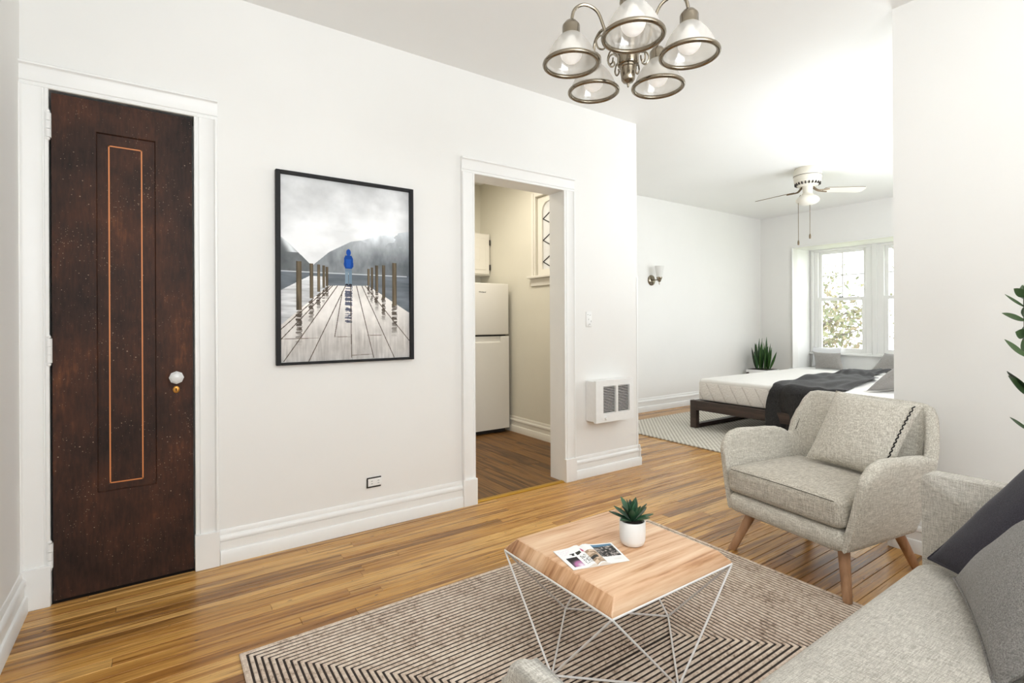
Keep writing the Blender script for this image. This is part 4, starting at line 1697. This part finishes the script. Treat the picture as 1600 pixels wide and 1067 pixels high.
lathe(b, [(0, 0), (0.014, 0), (0.014, 0.003), (0.011, 0.004), (0.010, 0.011), (0, 0.012)], seg=20, M=MKn)
obj('knob', b, PAINTED, heater)

# outlet and painted-over switch plate
ol = thing('wall_outlet', 'painted-over white double outlet low on the wall below the picture', 'outlet', (1.0, YM, 0.25))
b = B()
box(b, 0.962, 1.044, YM - 0.006, YM - 0.0003, 0.232, 0.276, 0.003, 2)
obj('cover_plate', b, PAINTED, ol)
b = B()
box(b, 0.955, 1.036, YM - 0.0065, YM - 0.0002, 0.2255, 0.2325)
box(b, 0.9555, 0.9625, YM - 0.0065, YM - 0.0002, 0.2325, 0.2755)
obj('gap', b, FRIDGEGAP, ol, ang=0)
b = B()
box(b, 0.957, 1.038, YM - 0.0065, YM - 0.0002, 0.2755, 0.2815)
obj('gap', b, FRIDGEGAP, ol, ang=0)
for cx in (0.984, 1.022):
    b = B()
    box(b, cx - 0.014, cx + 0.014, YM - 0.0075, YM - 0.006, 0.240, 0.268, 0.001, 1)
    s = obj('socket', b, PAINTED, ol)
    b = B()
    for dz in (-0.007, 0.007):
        box(b, cx - 0.005, cx + 0.005, YM - 0.0082, YM - 0.0074, 0.254 + dz - 0.001, 0.254 + dz + 0.001)
    obj('slots', b, FRIDGEGAP, s, ang=0)
sw = thing('switch_plate', 'painted-over blank white wall plate above the wall heater', 'switch', (2.64, YM, 1.11))
b = B()
box(b, 2.612, 2.668, YM - 0.005, YM - 0.0003, 1.11, 1.222, 0.003, 2)
obj('cover_plate', b, PAINTED, sw)
b = B()
for a in ((2.628, 1.200, 0.010, 0.002), (2.650, 1.196, 0.012, 0.002), (2.645, 1.130, 0.016, 0.0022), (2.632, 1.122, 0.006, 0.002), (2.660, 1.15, 0.002, 0.014), (2.636, 1.165, 0.0018, 0.012)):
    b = B()
    box(b, a[0] - a[2] / 2, a[0] + a[2] / 2, YM - 0.0058, YM - 0.0048, a[1] - a[3] / 2, a[1] + a[3] / 2)
    obj('paint_chip', b, MUTE, sw, ang=0)

# ------------------------------------------------------------------ chandelier
CX, CY = 1.236, 1.132
ch = thing('chandelier', 'five-light brushed nickel chandelier with ribbed glass bell shades', 'chandelier', (CX, CY, 1.88))
b = B()
lathe(b, [(0, 1.893), (0.003, 1.896), (0.004, 1.905), (0.007, 1.909), (0.016, 1.911), (0.021, 1.918), (0.022, 1.930), (0.0245, 1.945), (0.0245, 1.955), (0.027, 1.957), (0.027, 1.963), (0.032, 1.965), (0.034, 1.970), (0.034, 2.035), (0.034, 2.042), (0.020, 2.055), (0.013, 2.075), (0.012, 2.12), (0.020, 2.14), (0.026, 2.165), (0.022, 2.19), (0.012, 2.205), (0, 2.206)], (CX, CY, 0), 32)
obj('body', b, NICKEL, ch, ang=45)
b = B()
tube(b, [(CX, CY, 2.20), (CX, CY, 2.70)], 0.006, 10)
obj('rod', b, NICKEL, ch)
b = B()
lathe(b, [(0, 2.685), (0.012, 2.685), (0.03, 2.695), (0.062, 2.715), (0.066, CEILZ - 0.0005), (0, CEILZ - 0.0005)], (CX, CY, 0), 32)
obj('canopy', b, NICKEL, ch)
for az in (154, 227, 299, 10, 82):
    t = math.radians(az)
    d = Vector((math.cos(t), math.sin(t), 0))

    def P(r, z):
        return Vector((CX, CY, z)) + d * r
    b = B()
    tube(b, spline([P(0.034, 2.005), P(0.064, 2.03), P(0.080, 2.08), P(0.102, 2.128), P(0.142, 2.145), P(0.175, 2.126), P(0.186, 2.080)], 36), 0.0052, 8)
    obj('arm', b, NICKEL, ch)
    b = B()
    tube(b, spline([P(0.064, 2.036), P(0.088, 2.052), P(0.104, 2.035), P(0.098, 2.012), P(0.080, 2.010), P(0.076, 2.024)], 24), 0.0028, 6)
    tube(b, spline([P(0.038, 1.998), P(0.058, 1.992), P(0.066, 1.972), P(0.056, 1.956), P(0.045, 1.962), P(0.048, 1.973)], 24), 0.0028, 6)
    obj('scroll', b, NICKEL, ch)
    sx, sy = P(0.186, 0).x, P(0.186, 0).y
    zr = 1.955
    b = B()
    lathe(b, [(0, zr + 0.137), (0.010, zr + 0.137), (0.017, zr + 0.133), (0.026, zr + 0.122), (0.0275, zr + 0.118), (0.0275, zr + 0.094), (0.029, zr + 0.092), (0.029, zr + 0.088), (0.024, zr + 0.088), (0, zr + 0.090)], (sx, sy, 0), 28)
    obj('socket_cup', b, NICKEL, ch)
    b = B()
    pr_ = [(0.026, 0.093), (0.037, 0.083), (0.052, 0.064), (0.065, 0.042), (0.0755, 0.018), (0.0805, 0.002)]
    lathe(b, [(r_, zr + z_) for r_, z_ in pr_] + [(r_ - 0.003, zr + z_) for r_, z_ in pr_[::-1]], (sx, sy, 0), 96, rib=0.022)
    sh = obj('lamp_shade', b, SHADEGLASS, ch, ang=80, label='ribbed clear glass bell')
    b = B()
    ring = [(0.0830 + 0.0072 * math.cos(k / 10 * 2 * math.pi), zr + 0.0072 * math.sin(k / 10 * 2 * math.pi)) for k in range(11)]
    lathe(b, ring, (sx, sy, 0), 56)
    bmesh.ops.remove_doubles(b, verts=b.verts, dist=1e-5)
    obj('rim', b, NICKEL, sh, ang=80)
    b = B()
    zb_ = zr + 0.002
    lathe(b, [(0, zb_)] + [(0.035 * math.sin(k / 10 * math.pi * 0.82), zb_ + 0.035 - 0.035 * math.cos(k / 10 * math.pi * 0.82)) for k in range(1, 11)] + [(0.016, zb_ + 0.074), (0.013, zb_ + 0.082), (0, zb_ + 0.082)], (sx, sy, 0), 24)
    obj('bulb', b, BULB, ch, ang=60)

# ------------------------------------------------------------------ ceiling fan
FX, FY = 5.57, 2.64
fan = thing('ceiling_fan', 'white flush ceiling fan with a small light bowl and pull chains', 'fan', (FX, FY, 2.35))
b = B()
lathe(b, [(0, CEILZ - 0.0005), (0.115, CEILZ - 0.0005), (0.124, 2.71), (0.130, 2.685), (0.132, 2.655), (0.130, 2.65), (0.130, 2.644), (0.131, 2.64), (0.128, 2.615), (0.124, 2.61), (0.124, 2.585), (0.118, 2.575), (0.095, 2.548), (0.055, 2.543), (0.05, 2.54), (0.046, 2.50), (0.044, 2.472), (0.05, 2.468), (0.055, 2.455), (0.064, 2.447), (0, 2.446)], (FX, FY, 0), 40)
obj('motor_housing', b, FANWHITE, fan, ang=35)
b = B()
for k in range(22):
    t = 2 * math.pi * k / 22
    Mv = Matrix.Translation((FX, FY, 0)) @ Matrix.Rotation(t, 4, 'Z')
    box(b, 0.098, 0.1205, -0.006, 0.006, 2.554, 2.578, M=Mv)
lathe(b, [(0.1315, 2.646), (0.1325, 2.647), (0.1325, 2.649), (0.1315, 2.65)], (FX, FY, 0), 40)
obj('vent_slots', b, MUTE, fan, ang=0, kind='stuff')
b = B()
lathe(b, [(0.062, 2.447), (0.085, 2.437), (0.105, 2.415), (0.110, 2.40), (0.104, 2.382), (0.085, 2.365), (0.05, 2.352), (0, 2.348)], (FX, FY, 0), 36)
obj('light_bowl', b, plain('milk glass', (232, 226, 214), 0.3, var=0.02), fan, ang=60)
for az in (84.5, -35.5):
    t = math.radians(az)
    Mb = Matrix.Translation((FX, FY, 2.505)) @ Matrix.Rotation(t, 4, 'Z') @ Matrix.Rotation(math.radians(-13), 4, 'X')
    b = B()
    out = [(0.165, -0.035), (0.20, -0.05), (0.53, -0.062), (0.565, -0.055), (0.585, -0.03), (0.585, 0.03), (0.565, 0.055), (0.53, 0.062), (0.20, 0.05), (0.165, 0.035)]
    va = [b.verts.new((x, y, 0)) for x, y in out]
    vb = [b.verts.new((x, y, 0.006)) for x, y in out]
    b.faces.new(va[::-1])
    b.faces.new(vb)
    for i in range(len(out)):
        b.faces.new((va[i], va[(i + 1) % 10], vb[(i + 1) % 10], vb[i])).material_index = 1
    b.transform(Mb)
    bl = obj('blade', b, [FANWHITE, CHAIN], fan, ang=30)
    b = B()
    for s in (-1, 1):
        tube(b, spline([Mb @ Vector((0.05, 0.012 * s, 0.04)), Mb @ Vector((0.10, 0.010 * s, 0.0)), Mb @ Vector((0.14, 0.016 * s, -0.006)), Mb @ Vector((0.21, 0.03 * s, -0.004))], 12), 0.007, 6)
    obj('blade_iron', b, CHAIN, bl)
for (cx, cy, z0) in ((5.50, 2.70, 1.955), (5.585, 2.625, 2.02)):
    b = B()
    tube(b, [(FX + (cx - FX) * 0.75, FY + (cy - FY) * 0.75, 2.455), (cx, cy, 2.42), (cx, cy, z0 + 0.03)], 0.0028, 6)
    lathe(b, [(0, z0 - 0.02), (0.009, z0 - 0.02), (0.010, z0 + 0.01), (0.005, z0 + 0.03), (0, z0 + 0.032)], (cx, cy, 0), 10)
    obj('pull_chain', b, CHAIN, fan)

# ------------------------------------------------------------------ wall sconce
sxx, szz = 5.215, 1.672
sc = thing('wall_sconce', 'nickel wall sconce with an upturned frosted glass shade on the bedroom wall', 'sconce', (sxx, YB, szz))
Ms = Matrix.Translation((sxx, YB, szz)) @ Matrix.Rotation(H90, 4, 'X')
b = B()
lathe(b, [(0, 0.0005), (0.068, 0.0005), (0.067, 0.010), (0.055, 0.02), (0.03, 0.028), (0.014, 0.032), (0, 0.033)], seg=28, M=Ms)
obj('back_plate', b, NICKEL, sc, ang=50)
b = B()
tube(b, [(sxx, YB - 0.03, szz), (sxx, YB - 0.125, szz)], 0.008, 8)
obj('arm', b, NICKEL, sc)
b = B()
lathe(b, [(0, szz - 0.065), (0.005, szz - 0.06), (0.007, szz - 0.03), (0.018, szz - 0.022), (0.027, szz + 0.002), (0.030, szz + 0.008), (0.036, szz + 0.024), (0.036, szz + 0.032), (0, szz + 0.032)], (sxx, YB - 0.13, 0), 24)
obj('socket_cup', b, NICKEL, sc)
b = B()
prs = [(0.034, 0.033), (0.040, 0.07), (0.050, 0.125), (0.058, 0.172)]
lathe(b, [(r_, szz + z_) for r_, z_ in prs] + [(r_ - 0.003, szz + z_) for r_, z_ in prs[::-1]], (sxx, YB - 0.13, 0), 32)
obj('lamp_shade', b, FROST, sc, ang=60)

# ------------------------------------------------------------------ kitchen: fridge and wall cabinet
FRX0, FRX1, FRY, FRZ = 2.44, 3.028, 4.44, 1.545
fr = thing('refrigerator', 'white top-freezer refrigerator at the end of the kitchen', 'refrigerator', ((FRX0 + FRX1) / 2, FRY + 0.32, 0))
b = B()
box(b, FRX0 + 0.004, FRX1 - 0.004, FRY + 0.066, FRY + 0.63, 0.03, FRZ - 0.004, 0.006, 2)
obj('cabinet_body', b, FRIDGE, fr)
b = B()
box(b, FRX0 + 0.02, FRX1 - 0.02, FRY + 0.05, FRY + 0.6, 0.0005, 0.045)
obj('plinth', b, FRIDGEGAP, fr, ang=0)
b = B()
box(b, FRX0 + 0.01, FRX1 - 0.01, FRY + 0.05, FRY + 0.08, 0.98, 1.03)
obj('door_seal', b, FRIDGEGAP, fr, ang=0)
b = B()
box(b, FRX0, FRX1, FRY, FRY + 0.06, 1.018, FRZ, 0.010, 3)
fd = obj('freezer_door', b, FRIDGE, fr)
b = B()
# lower door with a recessed grip along its top edge
prism(b, [(0.0, 0.045), (0.06, 0.045), (0.06, 1.0), (0.004, 1.0), (0.0, 0.996)], (FRX1 - 0.10, FRY, 0), (FRX1, FRY, 0), (0, 1, 0))
prism(b, [(0.0, 0.045), (0.06, 0.045), (0.06, 1.0), (0.030, 1.0), (0.026, 0.948), (0.004, 0.940), (0.0, 0.936)], (FRX0, FRY, 0), (FRX1 - 0.10, FRY, 0), (0, 1, 0))
obj('fridge_door', b, FRIDGE, fr, ang=30)


def text_obj(name, body, size, loc, rot, mat, parent, ext=0.0006):
    cu = bpy.data.curves.new(name, 'FONT')
    cu.body = body
    cu.size = size
    cu.extrude = ext
    cu.align_x = 'CENTER'
    cu.materials.append(mat)
    tmp = link(bpy.data.objects.new(name, cu))
    me = bpy.data.meshes.new_from_object(tmp.evaluated_get(bpy.context.evaluated_depsgraph_get()))
    bpy.data.objects.remove(tmp, do_unlink=True)
    o = link(bpy.data.objects.new(name, me))
    o['kind'] = 'stuff'
    o.parent = parent
    p = WM[parent.name].inverted() @ Vector(loc)
    o.location = p
    o.rotation_euler = rot
    return o


text_obj('lettering', 'Whirlpool', 0.020, (2.705, FRY - 0.0008, 1.446), (H90, 0, 0), FRIDGEGAP, fd)

CBX0, CBX1, CBY, CBZ0, CBZ1 = 2.50, 3.080, 4.87, 1.668, 2.135
cb = thing('wall_cabinet', 'cream painted wall cabinet above the refrigerator', 'cabinet', ((CBX0 + CBX1) / 2, (CBY + YK1) / 2, CBZ0))
b = B()
box(b, CBX0, CBX1, CBY + 0.02, YK1 - 0.0005, CBZ0, CBZ1, 0.003, 1)
obj('cabinet_body', b, CABINET, cb)
b = B()
dx1 = CBX1 - 0.018
dx0 = dx1 - 0.44
box(b, dx0, dx1, CBY, CBY + 0.0195, CBZ0 + 0.012, CBZ1 - 0.012, 0.004, 1)
box(b, dx0 + 0.05, dx1 - 0.05, CBY - 0.006, CBY, CBZ0 + 0.06, CBZ1 - 0.06, 0.005, 1)
cd = obj('door', b, CABINET, cb)
b = B()
cxm, czm = (dx0 + dx1) / 2 + 0.02, (CBZ0 + CBZ1) / 2
for a in ((dx0 + 0.13, dx1 - 0.13, CBZ0 + 0.16, CBZ0 + 0.165), (dx0 + 0.13, dx1 - 0.13, CBZ1 - 0.165, CBZ1 - 0.16), (dx1 - 0.135, dx1 - 0.13, CBZ0 + 0.16, CBZ1 - 0.16), (dx0 + 0.13, dx0 + 0.135, CBZ0 + 0.16, CBZ1 - 0.16)):
    box(b, a[0], a[1], CBY - 0.008, CBY - 0.0055, a[2], a[3])
obj('panel_bead', b, CABINET, cd, ang=0)
for hz in (CBZ0 + 0.09, CBZ1 - 0.10):
    b = B()
    box(b, dx1 - 0.004, dx1 + 0.014, CBY - 0.004, CBY + 0.02, hz - 0.03, hz + 0.03, 0.002, 1)
    obj('hinge', b, DARKMETAL, cd)

# ------------------------------------------------------------------ bedroom rug
b = B()
box(b, 4.02, 7.1, 0.95, 4.03, 0.0005, 0.013, 0.004, 2)
obj('area_rug', b, RUG2, label='pale cream braided rug under the bed', cat='rug', ang=40)

# ------------------------------------------------------------------ bed
BX0, BX1, BY0, BY1 = 4.69, 6.80, 1.06, 3.44
bed = thing('bed', 'low dark wooden platform bed with sled legs in the bedroom', 'bed', ((BX0 + BX1) / 2, (BY0 + BY1) / 2, 0.013))
b = B()
box(b, BX0, BX0 + 0.05, BY0, BY1, 0.205, 0.305, 0.006, 2)
obj('side_rail', b, DARKWOOD, bed)
b = B()
box(b, BX1 - 0.05, BX1, BY0, BY1, 0.205, 0.305, 0.006, 2)
obj('side_rail', b, DARKWOOD, bed)
b = B()
box(b, BX0 + 0.05, BX1 - 0.05, BY0, BY1, 0.225, 0.300, 0.004, 1)
obj('slat_deck', b, DARKWOOD, bed)
zf = 0.0135
for y0 in (BY1 - 0.075, BY0):
    b = B()
    box(b, BX0 - 0.003, BX0 + 0.06, y0, y0 + 0.075, zf, 0.306, 0.008, 2)
    box(b, BX1 - 0.06, BX1 + 0.003, y0, y0 + 0.075, zf, 0.306, 0.008, 2)
    box(b, BX0 + 0.05, BX1 - 0.05, y0 + 0.003, y0 + 0.072, zf, zf + 0.042, 0.004, 1)
    obj('sled_leg', b, DARKWOOD, bed)
mx0, mx1, my0, my1, mz0, mz1 = 4.745, 6.74, 1.12, 3.375, 0.308, 0.536
mt = thing('mattress', 'white knitted mattress on the dark platform bed', 'mattress', ((mx0 + mx1) / 2, (my0 + my1) / 2, mz0))
b = B()
box(b, mx0, mx1, my0, my1, mz0, mz1 - 0.03, 0.02, 3)
obj('border', b, MATSIDE, mt)
b = B()
box(b, mx0 + 0.002, mx1 - 0.002, my0 + 0.002, my1 - 0.002, mz1 - 0.07, mz1, 0.03, 4)
obj('top_cover', b, MATTOP, mt)


# throw draped across the bed and over its near side
def throw():
    b = B()
    NU, NV = 90, 40
    ztop = mz1 + 0.012
    hang = 0.40

    def pt(i, j, off):
        s = i / (NU - 1) * 2.62 - hang            # distance along: <0 hangs
        v = j / (NV - 1)
        # width on the bed varies along its length
        ya = interp([(-0.40, 2.585), (-0.15, 2.585), (0.0, 2.57), (0.3, 2.60), (1.0, 2.66), (1.7, 2.66), (2.2, 2.62)], s)
        yb = interp([(-0.40, 1.93), (0.0, 1.98), (0.5, 2.05), (1.1, 2.12), (1.55, 2.30), (1.75, 2.36), (2.2, 2.36)], s)
        y = ya + (yb - ya) * v
        f = 0.5 + 0.5 * math.sin(v * 21 + 2.5 * mnoise.noise(Vector((s * 1.3, v * 2, 3))) * 2 + s * 1.5)
        n = mnoise.noise(Vector((s * 3.1, y * 4.2, 1.7)))
        lift = max(0.0, 0.014 * f + 0.028 * n + 0.012)
        if 1.45 < s < 1.75:
            lift += 0.03 * math.sin((s - 1.45) / 0.3 * math.pi) * (0.4 + 0.6 * v)
        lift += off
        r = 0.035
        if s >= r:
            return Vector((mx0 + s, y, ztop + lift))
        if s > -r:
            a = (r - s) / (2 * r) * H90
            return Vector((mx0 + r - (r + lift) * math.sin(a), y, ztop - r + (r + lift) * math.cos(a)))
        d = -s - r
        low = 0.06 * math.sin(v * 6 + 1) * (d / hang)
        wig = 0.022 * math.sin(v * 17 + 1.0 + 3 * mnoise.noise(Vector((d * 4, v * 3, 5)))) * (0.3 + d / hang)
        return Vector((mx0 - 0.012 - lift * 0.8 - 0.025 * (d / hang) - wig - 0.02, y + 0.02 * math.sin(d * 9), ztop - r - d - low))
    top = grid_surface(b, lambda i, j: pt(i, j, 0.0), NU, NV)
    bot = grid_surface(b, lambda i, j: pt(i, j, -0.006), NU, NV)
    for i in range(NU - 1):
        for j in (0, NV - 1):
            b.faces.new((top[i][j], top[i + 1][j], bot[i + 1][j], bot[i][j]))
    for j in range(NV - 1):
        for i in (0, NU - 1):
            b.faces.new((top[i][j], top[i][j + 1], bot[i][j + 1], bot[i][j]))
    return b


obj('throw_blanket', throw(), THROW, label='charcoal throw draped across the bed and down its side', cat='blanket', ang=80)
b = B()
pillow(b, (4.93, 1.87, 0.548), (0.50, -0.06, 0.0), (0.06, -0.34, 0.30), 0.14, n=20)
obj('bed_pillow', b, PALECLOTH, label='grey pillow at the head of the bed by the partition edge', cat='pillow', ang=70)
b = B()
pillow(b, (5.75, 1.83, 0.548), (0.50, 0.02, 0.0), (0.02, -0.36, 0.28), 0.14, n=20)
obj('bed_pillow', b, PALECLOTH, label='grey pillow at the head of the bed away from the partition', cat='pillow', ang=70)
# cushions on the window seat
b = B()
pillow(b, (8.255, 3.865, 0.442), (-0.03, -0.42, 0.0), (0.02, 0.0, 0.30), 0.07, n=20)
obj('seat_cushion', b, plain('white pillow cotton', (236, 236, 238), 0.9, var=0.02), label='white pillow standing in the left corner of the window seat', cat='cushion', ang=70)
b = B()
pillow(b, (7.97, 3.68, 0.443), (-0.05, -0.40, 0.0), (0.15, 0.10, 0.235), 0.11, n=20)
obj('seat_cushion', b, PALECLOTH, label='grey cushion leaning on the white pillow in the window seat', cat='cushion', ang=70)
b = B()
pillow(b, (8.03, 3.00, 0.443), (-0.02, -0.44, 0.0), (0.16, -0.12, 0.25), 0.15, n=20)
obj('seat_cushion', b, PALECLOTH, label='grey cushion on the window seat near the partition edge', cat='cushion', ang=70)

# ------------------------------------------------------------------ snake plant in the bedroom corner
spx, spy = 7.40, 4.16
sp = thing('snake_plant', 'upright snake plant in a white square planter in the bedroom corner', 'plant', (spx, spy, 0))
b = B()
s = 0.165
box(b, spx - s, spx + s, spy - s, spy + s, 0.16, 0.425, 0.008, 2)
obj('planter', b, POT, sp)
b = B()
box(b, spx - s + 0.02, spx + s - 0.02, spy - s + 0.02, spy + s - 0.02, 0.424, 0.430)
obj('soil', b, SOIL, sp, ang=0)
for dx in (-1, 1):
    for dy in (-1, 1):
        b = B()
        x, y = spx + dx * (s + 0.012), spy + dy * (s - 0.035)
        box(b, x - 0.011, x + 0.011, y - 0.018, y + 0.018, 0.0005, 0.385, 0.003, 1)
        obj('leg', b, DARKWOOD, sp)
for k in range(34):
    az = k * 2.399963
    rr_ = 0.11 * math.sqrt((k + 0.5) / 34)
    base = Vector((spx + rr_ * math.cos(az) * 0.9, spy + rr_ * math.sin(az) * 0.9, 0.428))
    lean = 0.02 + 0.20 * (k / 34) ** 2.5 + RNG.uniform(-0.03, 0.05)
    if k > 30:
        lean += 0.2
    d = Vector((math.cos(az) * lean, math.sin(az) * lean, 1)).normalized()
    n = Vector((math.cos(az + 1.2), math.sin(az + 1.2), 0.1))
    b = B()
    leaf(b, base, d, n, RNG.uniform(0.34, 0.50) * (1.05 - 0.40 * k / 34), 0.036, bend=RNG.uniform(-0.2, 0.2), fold=0.35, wide=0.42)
    obj('leaf', b, SNAKE, sp, ang=60)

# ------------------------------------------------------------------ outside: lawn and trees seen through the windows
b = B()
box(b, 9.5, 60, -30, 40, -4.2, -4.0)
obj('lawn', b, plain('pale grass', (176, 186, 140), 0.95, var=0.3, nscale=2), label='pale lawn outside the bedroom windows', kind='structure')


def tree(x, y, h, cr, seed, label, n=420, zb=-4.0):
    r = random.Random(seed)
    t = thing('tree', label, 'tree', (x, y, zb))
    b = B()
    base = Vector((x, y, zb))
    tube(b, spline([base, base + Vector((0.1, 0.05, h * 0.4)), base + Vector((-0.1, 0.1, h * 0.95))], 8), [0.20 - 0.019 * k for k in range(9)], 8)
    tips = []
    for k in range(16):
        z = h * r.uniform(0.3, 0.9)
        a = r.uniform(0, 6.28)
        L = cr * r.uniform(0.6, 1.0)
        p0 = base + Vector((0, 0.05, z))
        p1 = p0 + Vector((math.cos(a) * L, math.sin(a) * L, L * r.uniform(0.3, 0.8)))
        tube(b, spline([p0, p0.lerp(p1, 0.5) + Vector((0, 0, 0.15)), p1], 6), [0.055 - 0.008 * q for q in range(7)], 5)
        tips += [p0.lerp(p1, q) for q in (0.5, 0.75, 1.0)]
    obj('trunk', b, TRUNK, t)
    b = B()
    for k in range(n):
        c = r.choice(tips) + Vector((r.gauss(0, 0.4), r.gauss(0, 0.4), r.gauss(0, 0.35)))
        a = Vector((r.gauss(0, 1), r.gauss(0, 1), r.gauss(0, 1))).normalized()
        leaf(b, c, a, (r.gauss(0, 1), r.gauss(0, 1), 1), r.uniform(0.10, 0.20), r.uniform(0.07, 0.12), seg=2, thick=0.002)
    f = obj('foliage', b, TREELEAF, t, ang=0)
    f['kind'] = 'stuff'


tree(14.5, 6.9, 5.6, 1.7, 1, 'pale leafy tree outside, nearest the left window', 2600)
tree(21.0, 5.0, 6.6, 2.0, 2, 'pale tree outside, behind the window mullion', 2800)
tree(15.5, 2.2, 5.2, 1.6, 3, 'low pale tree outside, seen through the middle window', 2200)
tree(22.5, 12.0, 7.2, 2.4, 4, 'farthest pale tree outside, beyond the other trees', 2800)
